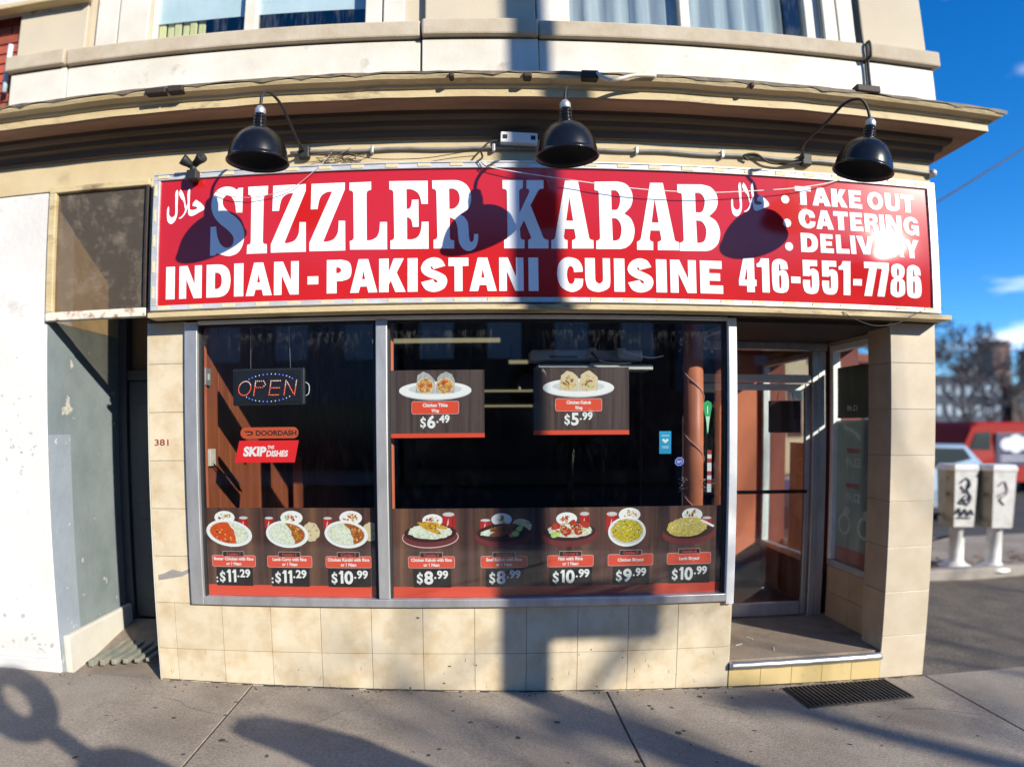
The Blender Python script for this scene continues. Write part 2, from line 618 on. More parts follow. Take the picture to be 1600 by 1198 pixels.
# ------------------------------------------------------------------ palette
CREAM = mat('cream_render', (0.53, 0.44, 0.275), 0.8, var=(0.44, 0.34, 0.19), vscale=2.2, bump=0.25, bscale=90, stain=(0.30, 0.22, 0.13), sscale=2.6, slo=0.62, shi=0.82)
CREAM_TRIM = mat('cream_trim_paint', (0.53, 0.435, 0.255), 0.65, var=(0.43, 0.33, 0.17), vscale=5, stain=(0.15, 0.10, 0.055), sscale=4.2, slo=0.56, shi=0.70, bump=0.45, bscale=40, stretch=(0.5, 1, 1.6))
UPPER = mat('beige_stucco', (0.52, 0.455, 0.34), 0.85, var=(0.45, 0.39, 0.30), vscale=1.6, bump=0.2, bscale=120, stain=(0.36, 0.26, 0.17), sscale=3.2, slo=0.66, shi=0.8)
SILLST = mat('sill_stone', (0.47, 0.41, 0.32), 0.85, var=(0.38, 0.31, 0.22), vscale=6, bump=0.3, bscale=80)
WHITE = mat('white_paint', (0.62, 0.60, 0.54), 0.6, var=(0.52, 0.48, 0.40), vscale=3, stain=(0.30, 0.23, 0.15), sscale=5, slo=0.62, shi=0.80, bump=0.15, bscale=50)
WHITE_WALL = mat('white_plaster', (0.63, 0.62, 0.605), 0.8, var=(0.52, 0.51, 0.50), vscale=1.3, stain=(0.32, 0.30, 0.285), sscale=3.0, slo=0.60, shi=0.80, bump=0.3, bscale=25)
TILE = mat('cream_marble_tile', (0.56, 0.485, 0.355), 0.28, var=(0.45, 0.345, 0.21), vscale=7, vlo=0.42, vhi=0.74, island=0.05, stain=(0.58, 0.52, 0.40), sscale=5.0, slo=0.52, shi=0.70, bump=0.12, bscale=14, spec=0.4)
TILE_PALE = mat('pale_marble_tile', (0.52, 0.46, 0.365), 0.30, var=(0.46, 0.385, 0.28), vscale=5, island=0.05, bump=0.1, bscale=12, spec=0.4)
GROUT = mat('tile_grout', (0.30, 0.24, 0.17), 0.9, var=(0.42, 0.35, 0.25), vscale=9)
TILE_SHADED = mat('shaded_tan_tile', (0.40, 0.285, 0.185), 0.32, var=(0.33, 0.225, 0.14), vscale=5, island=0.06, bump=0.1, bscale=12, spec=0.4)  # browner tile for the doorway returns: their shade is put into the colour
ALU = mat('aluminium_frame', (0.62, 0.63, 0.64), 0.42, 0.75, var=(0.44, 0.44, 0.44), vscale=9, stretch=(1, 1, 0.3), bump=0.05, bscale=70)
ALU_W = mat('white_aluminium', (0.74, 0.75, 0.76), 0.45, 0.15, var=(0.60, 0.60, 0.59), vscale=8)
RUBBER = mat('black_gasket', (0.015, 0.015, 0.017), 0.6)
DARKBROWN = mat('dark_brown_boards', (0.035, 0.022, 0.016), 0.7, var=(0.02, 0.012, 0.01), vscale=3, stretch=(0.3, 1, 4))
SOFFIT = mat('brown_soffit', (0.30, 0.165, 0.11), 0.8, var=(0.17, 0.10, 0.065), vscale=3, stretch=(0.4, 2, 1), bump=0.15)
ORANGE = mat('orange_wall_paint', (0.60, 0.16, 0.075), 0.7, var=(0.52, 0.13, 0.06), vscale=2.5, stain=(0.66, 0.26, 0.16), sscale=7, slo=0.66, shi=0.76, bump=0.1)
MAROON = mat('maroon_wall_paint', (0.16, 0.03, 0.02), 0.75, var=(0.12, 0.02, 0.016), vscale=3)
PANEL = mat('brown_wood_panelling', (0.34, 0.10, 0.042), 0.5, var=(0.24, 0.062, 0.026), vscale=5, stretch=(6, 6, 0.5), bump=0.15, bscale=20)
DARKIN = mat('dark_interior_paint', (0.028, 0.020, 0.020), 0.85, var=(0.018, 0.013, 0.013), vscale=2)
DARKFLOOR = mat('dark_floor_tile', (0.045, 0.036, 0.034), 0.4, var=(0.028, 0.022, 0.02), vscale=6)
SLATE = mat('blue_grey_plaster', (0.205, 0.245, 0.255), 0.75, var=(0.155, 0.19, 0.20), vscale=3.5, stain=(0.48, 0.46, 0.40), sscale=7, slo=0.645, shi=0.67, bump=0.3, bscale=22)
SLATE2 = mat('pale_blue_plaster', (0.29, 0.335, 0.38), 0.75, var=(0.24, 0.28, 0.325), vscale=4, stain=(0.60, 0.58, 0.54), sscale=9, slo=0.63, shi=0.66, bump=0.3, bscale=24)
DOORGREY = mat('slate_door_paint', (0.045, 0.055, 0.065), 0.5, var=(0.035, 0.042, 0.05), vscale=5, bump=0.1)
RUST = mat('rusty_white_bar', (0.62, 0.58, 0.50), 0.7, var=(0.30, 0.16, 0.09), vscale=14, vlo=0.5, vhi=0.62)
YELLOW = mat('yellow_riser_paint', (0.57, 0.43, 0.18), 0.6, var=(0.50, 0.39, 0.20), vscale=6, stain=(0.35, 0.27, 0.14), sscale=7, slo=0.6, shi=0.75)
NOSING = mat('steel_nosing', (0.60, 0.61, 0.62), 0.36, 0.85, var=(0.46, 0.45, 0.43), vscale=9, bump=0.04, bscale=30)
CONC = mat('sidewalk_concrete', (0.335, 0.285, 0.232), 0.85, var=(0.235, 0.197, 0.158), vscale=1.7, vlo=0.35, vhi=0.68, fine=0.30, stain=(0.15, 0.122, 0.10), sscale=1.3, slo=0.54, shi=0.80, bump=0.5, bscale=180, island=0.06, spots=(0.06, 0.05, 0.045), spot_scale=2.3, spot_size=0.035, spec=0.3)
STEPCONC = mat('worn_step_concrete', (0.27, 0.22, 0.17), 0.8, var=(0.19, 0.15, 0.12), vscale=5, fine=0.2, bump=0.3, bscale=120, stain=(0.12, 0.09, 0.07), sscale=4)
ASPH = mat('asphalt', (0.165, 0.14, 0.112), 0.9, var=(0.10, 0.085, 0.07), vscale=3.5, fine=0.6, bump=0.8, bscale=160, spec=0.3)
ROADM = mat('road_asphalt', (0.06, 0.058, 0.06), 0.9, var=(0.045, 0.043, 0.045), vscale=1.5, fine=0.3, spec=0.3)
KERBM = mat('kerb_concrete', (0.30, 0.27, 0.24), 0.85, var=(0.22, 0.2, 0.18), vscale=5, fine=0.15)
SOIL = mat('dusty_ground', (0.10, 0.085, 0.07), 0.95, var=(0.07, 0.06, 0.05), vscale=0.8, fine=0.2)
BLACKM = mat('black_enamel', (0.006, 0.006, 0.007), 0.25, spec=0.35, coat=0.12)
GREYM = mat('grey_metal', (0.42, 0.43, 0.45), 0.45, 0.5, var=(0.32, 0.32, 0.33), vscale=12)
BLACKP = mat('black_cable', (0.012, 0.012, 0.013), 0.6)
GLASS_SHOP = glass('shop_window_glass', (0.90, 0.92, 0.92), dirt=0.15, dirt_col=(0.50, 0.50, 0.50), streak_z=(2.08, 2.33), grain=(9.0, 9.0, 3.5))
GLASS_DOOR = glass('door_glass', (0.90, 0.93, 0.93), dirt=0.10)
GLASS_UP = glass('upper_window_glass', (0.90, 0.93, 0.94), dirt=0.08)
GLASS_TR = glass('grimy_transom_glass', (0.78, 0.72, 0.65), dirt=0.50, dirt_col=(0.36, 0.31, 0.255), refl=0.25, rough=0.25, film=0.12, grain=(1.5, 1.5, 1.5))

# ------------------------------------------------------------------ ground, pavement, roads
def ground_z(x):
    return 0.008 - 0.0165 * max(-6.0, min(6.0, x))

g = MB()
g.quad([(-400, -400, -0.30), (400, -400, -0.30), (400, 400, -0.30), (-400, 400, -0.30)], SOIL)
struct(g.build('ground'))

def slab(mb, x0, x1, y0, y1, m, th=0.12, gap=0.005):
    """one pavement slab with a chamfered edge, following the slope of the pavement"""
    c = 0.004
    X0, X1, Y0, Y1 = x0 + gap, x1 - gap, y0 + gap, y1 - gap
    top = [(X0 + c, Y0 + c), (X1 - c, Y0 + c), (X1 - c, Y1 - c), (X0 + c, Y1 - c)]
    out = [(X0, Y0), (X1, Y0), (X1, Y1), (X0, Y1)]
    vs = [(a, b, ground_z(a)) for a, b in top] + [(a, b, ground_z(a) - c) for a, b in out] + [(a, b, ground_z(a) - th) for a, b in out]
    fs = [(0, 1, 2, 3)]
    for i in range(4):
        j = (i + 1) % 4
        fs.append((4 + i, 4 + j, j, i))
        fs.append((8 + i, 8 + j, 4 + j, 4 + i))
    mb.add(vs, fs, m)

pv = MB()
xs = [-14.73, -12.51, -10.29, -8.07, -5.85, -3.63, -1.41, 0.815, 3.04, 5.26, 7.48, 9.7]
for i in range(len(xs) - 1):
    slab(pv, xs[i], xs[i + 1], -1.62, -0.004, CONC)
    slab(pv, xs[i], xs[i + 1], -3.30, -1.62, CONC)
    slab(pv, xs[i], xs[i + 1], -5.00, -3.30, CONC)
vs = [(x, y, ground_z(x) - 0.007) for y in (-5.0, 0.0) for x in xs]
pv.add(vs, [(k, k + 1, len(xs) + k + 1, len(xs) + k) for k in range(len(xs) - 1)], mat('joint_dirt', (0.03, 0.026, 0.022), 0.95))
rng = random.Random(404)
CRACK = mat('pavement_crack', (0.045, 0.038, 0.032), 0.95)
GUM = mat('trodden_gum', (0.075, 0.065, 0.058), 0.8)
for (x, y, a, L_) in ((-0.62, -0.03, -1.15, 0.75), (1.35, -0.25, -0.35, 0.6), (-1.9, -0.28, -0.2, 0.5), (2.3, -0.62, 0.25, 0.9)):
    n = 18
    pts = []
    for k in range(n + 1):
        pts.append((x, y))
        a += rng.uniform(-.35, .35)
        x += L_ / n * math.cos(a)
        y += L_ / n * math.sin(a)
    w_ = [0.0005 + 0.0028 * rng.random() * math.sin(math.pi * min(1, (k + .3) / n)) for k in range(n + 1)]
    vs = [(p[0], p[1] + s_ * w, ground_z(p[0]) + .0012) for p, w in zip(pts, w_) for s_ in (-1, 1)]
    pv.add(vs, [(2 * k, 2 * k + 2, 2 * k + 3, 2 * k + 1) for k in range(n)], CRACK)
for k in range(46):
    x, y, r_ = rng.uniform(-2.6, 3.2), rng.uniform(-1.35, -0.05), rng.uniform(0.006, 0.020)
    e_ = ellipse(x, y, r_, r_ * rng.uniform(.6, 1), 10, rng.uniform(0, 3), jit=.15, rng=rng)
    pv.add([(p[0], p[1], ground_z(p[0]) + .001) for p in e_], [tuple(range(10))], GUM if k % 3 else CRACK)
struct(pv.build('sidewalk'))

kb = MB()
kb.box(-15, 10, -5.15, -5.0, -0.28, -0.02, KERBM, 0.02)
struct(kb.build('kerb'))
rd = MB()
rd.quad([(-200, -13.0, -0.17), (200, -13.0, -0.17), (200, -5.15, -0.17), (-200, -5.15, -0.17)], ROADM)
struct(rd.build('road'))
pk = MB()      # asphalt beside the shop, up to the side kerb
nx, ny = 24, 24
vs, fs = [], []
for j in range(ny + 1):
    for i in range(nx + 1):
        x = 3.03 + (8.6 - 3.03) * i / nx
        y = -0.004 + 2.6 * j / ny
        vs.append((x, y, ground_z(x) - 0.004 + 0.012 * math.sin(x * 3.1) * math.sin(y * 2.7)))
for j in range(ny):
    for i in range(nx):
        fs.append((j * (nx + 1) + i, j * (nx + 1) + i + 1, (j + 1) * (nx + 1) + i + 1, (j + 1) * (nx + 1) + i))
pk.add(vs, fs, ASPH, True)
struct(pk.build('asphalt_forecourt'))
sk = MB()
sk.box(3.2, 60, 2.6, 2.75, -0.3, 0.03, KERBM, 0.02)
struct(sk.build('kerb'))
sp = MB()
for k in range(12):
    sp.box(3.2 + k * 2.0, 5.19 + k * 2.0, 2.755, 4.9, -0.2, -0.03, CONC, 0.006)
struct(sp.build('far_pavement'))
r2 = MB()
r2.quad([(2.0, 5.0, -0.16), (300, 5.0, -0.16), (300, 26.0, -0.16), (2.0, 26.0, -0.16)], ROADM)
struct(r2.build('side_road'))

# ------------------------------------------------------------------ the shop building
B = thing('shop_building', 'cream corner shop building with tiled front and overhanging cornice', 'building', (0.5, 0.0, 0.0))

def part(mb, name, parent=None, label=None):
    o = mb.build(name, parent or B)
    if label:
        o['label'] = label
    return o

XL, XR = -2.03, 3.03        # tiled shop front
# upper storey wall with real window openings
uw = MB()
UZ0, UZ1 = 3.5, 7.6
openings = [(-2.12, -0.56, 4.165, 5.9), (0.50, 2.33, 4.165, 5.9)]
xc = sorted([-3.07, 3.05] + [v for o in openings for v in o[:2]])
for a, b in zip(xc[:-1], xc[1:]):
    op = [o for o in openings if abs(o[0] - a) < 1e-6]
    if op:
        uw.box(a, b, 0.0, 0.28, UZ0, op[0][2], UPPER)
        uw.box(a, b, 0.0, 0.28, op[0][3], UZ1, UPPER)
    else:
        uw.box(a, b, 0.0, 0.28, UZ0, UZ1, UPPER)
uw.box(-3.07, 3.05, 0.9, 1.0, UZ0, UZ1, DARKIN)
uw.box(2.77, 3.05, 0.281, 8.0, UZ0, UZ1, UPPER)
part(uw, 'upper_wall')
pl = MB()          # slightly proud corner and middle piers of the upper storey
pl.box(2.60, 3.085, -0.05, -0.002, 4.045, UZ1, UPPER, 0.008)
pl.box(3.052, 3.085, -0.002, 8.0, 4.045, UZ1, UPPER)
pl.box(-3.085, -2.56, -0.05, -0.002, 4.045, UZ1, UPPER, 0.008)
pl.box(-0.29, 0.40, -0.05, -0.002, 4.045, UZ1, UPPER, 0.008)
each(pl, 'pier', B)
cs = MB()          # white timber casings beside the upper windows
for a, b in ((-2.50, -2.345), (-2.335, -2.125), (-0.67, -0.565), (-0.555, -0.42), (0.41, 0.505), (2.335, 2.43), (2.44, 2.56)):
    cs.box(a, b, -0.03, -0.003, 4.165, UZ1, WHITE, 0.006)
each(cs, 'window_casing', B)
sl = MB()
sl.box(-3.12, -2.665, -0.115, -0.003, 4.050, 4.160, SILLST, 0.012)
sl.box(-2.66, -0.315, -0.095, -0.003, 4.050, 4.160, SILLST, 0.012)
sl.box(-0.305, 0.41, -0.115, -0.003, 4.050, 4.160, SILLST, 0.012)
sl.box(0.415, 2.585, -0.095, -0.003, 4.050, 4.160, SILLST, 0.012)
sl.box(2.59, 3.14, -0.115, -0.003, 4.050, 4.160, SILLST, 0.012)
sl.box(3.087, 3.14, -0.003, 8.0, 4.050, 4.160, SILLST, 0.012)
each(sl, 'sill_course', B)
wb = MB()
for a, b, p in ((-3.09, -2.665, 0.075), (-2.66, -0.315, 0.06), (-0.305, 0.41, 0.075), (0.415, 2.585, 0.06), (2.59, 3.10, 0.075)):
    wb.box(a, b, -p, -0.003, 3.70, 4.040, WHITE, 0.006)
wb.box(3.052, 3.10, -0.003, 8.0, 3.70, 4.040, WHITE, 0.006)
each(wb, 'white_band', B)

# cornice: a moulded profile swept along the front and round the corner
prof = [(0.00, 3.80), (0.10, 3.765), (0.335, 3.655), (0.345, 3.638), (0.335, 3.620), (0.292, 3.608), (0.285, 3.594), (0.27, 3.588), (0.27, 3.540),
        (0.255, 3.533), (0.115, 3.540), (0.11, 3.515), (0.095, 3.50), (0.07, 3.497), (0.062, 3.465), (0.03, 3.455), (0.022, 3.41), (0.0, 3.405)]

def sweep(mb, prof, xl, xr, y0, yb, m, mats_by_seg=None, div=46, wob=0.0):
    rng = random.Random(3)
    st = []
    for k in range(div + 1):
        x = xl + (xr - xl) * k / div
        st.append(('f', x))
    rows = []
    for kind, x in st[:-1]:
        w = rng.uniform(-wob, wob)
        rows.append([(x, y0 - p, z + w * (1 if p > .2 else 0.3)) for p, z in prof])
    rows.append([(xr + p, y0 - p, z) for p, z in prof])
    rows.append([(xr + p, yb, z) for p, z in prof])
    n = len(prof)
    for i in range(n - 1):
        mm = mats_by_seg(i) if mats_by_seg else m
        vs = [r[i] for r in rows] + [r[i + 1] for r in rows]
        c = len(rows)
        mb.add(vs, [(k, c + k, c + k + 1, k + 1) for k in range(c - 1)], mm)

BEDM = mat('shaded_bed_mould', (0.125, 0.088, 0.060), 0.8, var=(0.08, 0.055, 0.036), vscale=4, stretch=(0.3, 1, 5))  # dark colour stands in for the shade below the cornice
cn = MB()
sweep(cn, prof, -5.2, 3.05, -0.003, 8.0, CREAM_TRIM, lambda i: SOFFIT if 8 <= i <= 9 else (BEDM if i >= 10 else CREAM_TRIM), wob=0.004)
co = part(cn, 'cornice')
fl = MB()          # lead flashing with a ragged edge on top of the cornice
rng = random.Random(11)
n = 110
vs, fs = [], []
for k in range(n + 1):
    x = -5.2 + 8.62 * k / n
    d = rng.uniform(-0.006, 0.016)
    vs += [(x, -0.10, 3.772), (x, -0.350, 3.660 + rng.uniform(-0.003, 0.004)), (x, -0.352, 3.648 - d)]
for k in range(n):
    a = 3 * k
    fs += [(a, a + 1, a + 4, a + 3), (a + 1, a + 2, a + 5, a + 4)]
fl.add(vs, fs, mat('flashing_lead', (0.06, 0.05, 0.04), 0.7, var=(0.22, 0.17, 0.10), vscale=9, bump=0.3))
part(fl, 'flashing', co)
br = MB()          # bits of broken trim and clamps left along the edge
for x, w, h in ((-1.92, 0.13, 0.035), (-1.78, 0.10, 0.04), (-0.13, 0.03, 0.03), (0.29, 0.05, 0.03), (1.62, 0.025, 0.03), (0.62, 0.10, 0.05), (2.31, 0.16, 0.045)):
    zz = 3.615 if x < 2 else 3.655
    br.box(x, x + w, -0.365, -0.30, zz, zz + h, DARKBROWN, 0.008)
br.tube(smooth_line([(0.70, -0.35, 3.66), (0.78, -0.39, 3.59), (0.92, -0.38, 3.63), (1.05, -0.36, 3.645)]), 0.012, WHITE, 6)
each(br, 'broken_trim', co)

# frieze wall between the cornice and the sign, pieced round the stair entrance
fb = MB()
fb.box(-5.2, -2.755, 0.0, 0.28, 3.215, 3.498, CREAM)
fb.box(-2.755, -2.035, 0.0, 0.28, 3.235, 3.498, CREAM)
fb.box(-2.035, 3.05, 0.0, 0.28, 2.345, 3.498, CREAM)
fb.box(2.77, 3.05, 0.281, 8.0, 2.345, 3.498, CREAM)
part(fb, 'frieze_wall')
lp = MB()
lp.box(-5.2, -2.755, 0.0, 0.30, -0.06, 3.213, WHITE_WALL, 0.02)
lp.box(-5.2, -2.742, -0.035, -0.002, -0.06, 0.14, WHITE_WALL, 0.012)
rng = random.Random(8)
SCUF = mat('grey_scuff', (0.44, 0.43, 0.43), 0.85, var=(0.34, 0.33, 0.33), vscale=30)
for k in range(26):
    x, z = rng.gauss(-3.02, 0.10), rng.gauss(1.62, 0.20)
    if x < -2.79:
        lp.poly([ellipse(x, z, rng.uniform(.004, .016), rng.uniform(.003, .010), 9, rng.uniform(0, 3), jit=.3, rng=rng)], -0.0008, SCUF)
for k in range(22):
    x, z = rng.uniform(-3.5, -2.8), 0.15 + abs(rng.gauss(0, .16))
    lp.poly([ellipse(x, z, rng.uniform(.003, .018), rng.uniform(.004, .022), 8, rng.uniform(0, 3), jit=.3, rng=rng)], -0.0008, SCUF)
part(lp, 'plaster_pilaster')
aw = MB()
aw.box(-2.90, -2.757, 0.302, 0.88, 0.0, 2.36, SLATE)
aw.box(-2.90, -2.757, 0.302, 0.88, 2.361, 3.23, CREAM)
aw.box(-2.756, -2.752, 0.004, 0.30, 0.0, 2.36, SLATE)
aw.box(-2.752, -2.748, 0.006, 0.24, 0.0, 1.62, SLATE2)
aw.box(-2.748, -2.70, 0.02, 0.88, 0.0, 0.29, WHITE, 0.015)
aw.box(-2.035, -1.80, 0.06, 0.88, 0.0, 3.23, SLATE)
aw.box(-2.92, -1.98, 0.05, 1.2, 3.222, 3.30, DARKBROWN)
part(aw, 'alcove_wall')
sd = MB()
sd.box(-2.90, -2.0, 1.05, 1.10, 0.0, 3.3, DARKBROWN)
sd.box(-2.757, -2.69, 0.885, 1.05, 0.0, 2.56, DOORGREY, 0.005)
sd.box(-2.10, -1.95, 0.885, 1.05, 0.0, 2.56, DOORGREY, 0.005)
sd.box(-2.69, -2.10, 0.90, 1.05, 2.03, 2.11, DOORGREY, 0.006)
sdo = part(sd, 'stair_door')
s2 = MB()
s2.box(-2.685, -2.105, 0.92, 0.965, 0.17, 2.025, DOORGREY, 0.004)
for z0, z1 in ((0.32, 0.95), (1.08, 1.85)):
    for x0, x1 in ((-2.62, -2.43), (-2.36, -2.17)):
        s2.box(x0, x1, 0.912, 0.919, z0, z1, DOORGREY, 0.004)
l2 = part(s2, 'door_leaf', sdo)
h2 = MB()
h2.ico(0.03, NOSING, Matrix.Translation((-2.16, 0.88, 1.0)), 2)
h2.tube([(-2.16, 0.88, 1.0), (-2.16, 0.915, 1.0)], 0.012, NOSING)
part(h2, 'door_knob', sdo)
tw = MB()
tw.box(-2.69, -2.10, 0.97, 0.975, 2.115, 2.555, mat('brown_reflection_pane', (0.12, 0.07, 0.04), 0.5))  # brown reflection painted as the colour of the pane
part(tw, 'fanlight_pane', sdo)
tr = MB()
tr.box(-2.753, -2.036, -0.028, 0.03, 2.350, 2.405, RUST, 0.006)
tr.box(-2.753, -2.036, -0.028, 0.03, 3.19, 3.23, CREAM_TRIM, 0.006)
tr.box(-2.753, -2.70, -0.028, 0.03, 2.405, 3.19, CREAM_TRIM, 0.006)
tr.box(-2.06, -2.036, -0.028, 0.03, 2.405, 3.19, DARKBROWN, 0.006)
tro = part(tr, 'stair_transom')
tp = MB()
tp.box(-2.70, -2.06, 0.0, 0.006, 2.405, 3.19, GLASS_TR)
part(tp, 'pane', tro)
st = MB()
st.add([(-2.756, -0.02, 0.02), (-2.036, -0.02, 0.02), (-2.036, 0.30, 0.05), (-2.756, 0.30, 0.05), (-2.036, 0.90, 0.16), (-2.756, 0.90, 0.16),
        (-2.756, -0.02, -0.1), (-2.036, -0.02, -0.1)], [(0, 1, 2, 3), (3, 2, 4, 5), (6, 7, 1, 0)], STEPCONC)
for k in range(6):
    st.box(-2.62 + k * 0.075, -2.585 + k * 0.075, 0.10 + 0.02 * k, 0.62, 0.055 + 0.004 * k, 0.10, mat('weathered_slat', (0.16, 0.18, 0.15), 0.8, var=(0.28, 0.26, 0.22), vscale=9), 0.005)
part(st, 'stair_floor')

# tiles ------------------------------------------------------------
TH = 0.012

def tiles_xz(mb, x_edges, z_edges, y, m, gap=0.0012):
    for a, b in zip(x_edges[:-1], x_edges[1:]):
        for c, d in zip(z_edges[:-1], z_edges[1:]):
            mb.box(a + gap, b - gap, y, y + TH, c + gap, d - gap, m, 0.0012)

def tiles_yz(mb, y_edges, z_edges, x, sx, m, gap=0.0012):
    for a, b in zip(y_edges[:-1], y_edges[1:]):
        for c, d in zip(z_edges[:-1], z_edges[1:]):
            x0, x1 = (x, x + TH) if sx < 0 else (x - TH, x)
            mb.box(x0, x1, a + gap, b - gap, c + gap, d - gap, m, 0.0012)

ZR = [-0.06, 0.25] + [0.25 + 0.30 * k for k in range(1, 7)] + [2.309]
kw = MB()
cols = [-2.03, -1.906] + [-1.589 + 0.3168 * k for k in range(0, 10)] + [1.605]
tiles_xz(kw, cols, [-0.06, 0.25, 0.551], 0.0, TILE)
kw.box(XL + .002, 1.603, TH - 0.0015, 0.16, -0.06, 0.549, GROUT)
tiles_yz(kw, [0.0135, 0.3, 0.6, 0.9], [-0.06, 0.25, 0.551], 1.617, 1, TILE)
rng = random.Random(66)
SCR = mat('dark_scratch', (0.14, 0.09, 0.05), 0.8)
for k in range(46):
    x, z = rng.uniform(-2.0, 1.55), 0.0 + abs(rng.gauss(0, 0.11))
    L_, a, w_ = rng.uniform(.006, .035), rng.gauss(1.57, .35), rng.uniform(.0007, .0022)
    dx, dz = L_ * math.cos(a), L_ * math.sin(a)
    kw.poly([[(x - w_, z), (x + w_, z), (x + dx + w_ * .3, z + dz), (x + dx - w_ * .3, z + dz)]], -0.0006, SCR)
for k in range(9):
    x, z = rng.choice((rng.uniform(-2.0, 1.5), rng.uniform(-0.7, 0.4))), rng.uniform(0.02, 0.5)
    kw.poly([ellipse(x, z, rng.uniform(.004, .012), rng.uniform(.003, .007), 7, jit=.3, rng=rng)], -0.0006, SCR)
part(kw, 'tiled_base_wall')
pl1 = MB()
tiles_xz(pl1, [-2.03, -1.778], [0.551] + ZR[3:], 0.0, TILE)
pl1.box(-2.028, -1.780, TH - 0.0015, 0.16, 0.553, 2.309, GROUT)
sm = MB()  # irregular grey patch on the pilaster tiles
sm.poly([[(-2.005, 0.727), (-1.955, 0.742), (-1.902, 0.767), (-1.87, 0.757), (-1.838, 0.752), (-1.782, 0.776), (-1.782, 0.752), (-1.84, 0.723), (-1.914, 0.709), (-2.003, 0.694)]], -0.0008, mat('grey_mark_tone', (0.20, 0.19, 0.19), 0.9, var=(0.28, 0.26, 0.24), vscale=20))
part(sm, 'grey_mark')
pl1.box(-2.0365, -2.0305, 0.0005, 0.16, 0.0, 2.309, WHITE)
part(pl1, 'tiled_pilaster')
pr = MB()
tiles_xz(pr, [2.69, 3.03], ZR, 0.0, TILE_PALE)
tiles_yz(pr, [0.0135, 0.255], ZR[1:], 2.69, -1, TILE_SHADED)
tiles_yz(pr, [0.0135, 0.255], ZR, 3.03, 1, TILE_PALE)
pr.box(2.69 + TH - .0015, 3.03 - TH + .0015, TH - 0.0015, 0.25, -0.06, 2.309, GROUT)
part(pr, 'tiled_pillar')

# storefront window ------------------------------------------------
sw = MB()
sw.box(-1.775, -1.692, -0.030, 0.06, 0.553, 2.300, ALU, 0.004)
sw.box(-0.582, -0.514, -0.030, 0.06, 0.604, 2.283, ALU, 0.004)
sw.box(1.556, 1.609, -0.030, 0.06, 0.535, 2.300, ALU_W, 0.004)
sw.box(-1.691, 1.555, -0.030, 0.06, 0.553, 0.603, ALU, 0.004)
sw.box(-1.691, 1.555, -0.026, 0.06, 2.284, 2.306, ALU_W, 0.003)
for a, b in ((-1.691, -0.583), (-0.513, 1.555)):
    sw.box(a, a + 0.012, 0.0, 0.05, 0.604, 2.283, RUBBER)
    sw.box(b - 0.020, b, 0.0, 0.05, 0.604, 2.283, RUBBER)
    sw.box(a + .012, b - .02, 0.0, 0.05, 2.268, 2.283, RUBBER)
swo = part(sw, 'storefront_window')
for a, b in ((-1.679, -0.603), (-0.501, 1.535)):
    p = MB()
    p.box(a, b, 0.012, 0.018, 0.603, 2.268, GLASS_SHOP)
    part(p, 'window_pane', swo)
hd = MB()
hd.box(-1.96, 3.045, -0.15, -0.002, 2.314, 2.345, CREAM_TRIM, 0.004)
hd.box(-2.02, 3.028, -0.03, 0.10, 2.3095, 2.3138, DARKBROWN)
part(hd, 'sign_ledge')

rw = MB()
rw.box(1.575, 1.608, 0.065, 0.88, 0.555, 0.60, ALU, 0.003)
rw.box(1.575, 1.608, 0.065, 0.88, 2.25, 2.284, ALU, 0.003)
rwo = each(rw, 'side_window', B)[0]
p = MB()
p.box(1.588, 1.594, 0.065, 0.88, 0.60, 2.25, GLASS_SHOP)
part(p, 'pane', rwo)

# right-hand doorway ------------------------------------------------
dw = MB()
dw.box(1.605, 2.80, 0.03, 0.93, 0.02, 0.15, STEPCONC)
dwo = part(dw, 'doorway_step')
rs = MB()
for k in range(5):
    a = 1.61 + k * 0.216
    rs.box(a + .001, a + 0.215, -0.002, 0.028, -0.07, 0.098, YELLOW, 0.002)
part(rs, 'riser', dwo)
ns = MB()
ns.tube([(1.612 + 0.0215 * k, -0.004, 0.120 + 0.0008 * math.sin(k * 0.7)) for k in range(51)], 0.026, NOSING, 18)
part(ns, 'nosing', dwo)
cl = MB()
cl.box(1.61, 2.77, -0.0015, 0.95, 2.3145, 2.345, DARKBROWN)
cl.box(1.621, 2.77, 0.03, 0.90, 2.285, 2.3090, DARKBROWN)
part(cl, 'doorway_ceiling')
ed = MB()
ed.box(1.605, 2.75, 0.88, 0.94, 2.225, 2.284, ALU, 0.004)
ed.box(1.622, 2.60, 0.87, 0.94, 1.975, 2.035, ALU_W, 0.004)
ed.box(2.612, 2.662, 0.87, 0.94, 0.15, 2.224, ALU, 0.004)
ed.box(2.669, 2.735, 0.88, 0.95, 0.15, 2.224, ALU, 0.004)
ed.box(1.606, 1.64, 0.88, 0.94, 0.15, 2.224, ALU, 0.004)
edo = part(ed, 'entrance_door')
dl = MB()
dl.box(1.645, 1.71, 0.885, 0.925, 0.165, 1.965, ALU, 0.004)
dl.box(2.562, 2.598, 0.885, 0.925, 0.165, 1.965, ALU, 0.004)
dl.box(1.711, 2.554, 0.885, 0.925, 1.915, 1.965, ALU_W, 0.004)
dl.box(1.711, 2.554, 0.885, 0.925, 0.165, 0.265, ALU, 0.004)
dlo = part(dl, 'door_leaf', edo)
p = MB()
p.box(1.711, 2.554, 0.902, 0.908, 0.265, 1.915, GLASS_DOOR)
part(p, 'pane', edo)
p = MB()
p.box(1.641, 2.601, 0.902, 0.908, 2.036, 2.224, GLASS_DOOR)
part(p, 'transom_pane', edo)
p = MB()
p.tube([(1.70, 0.86, 1.14), (2.56, 0.86, 1.14)], 0.014, mat('dark_bronze', (0.05, 0.045, 0.04), 0.4, 0.6))
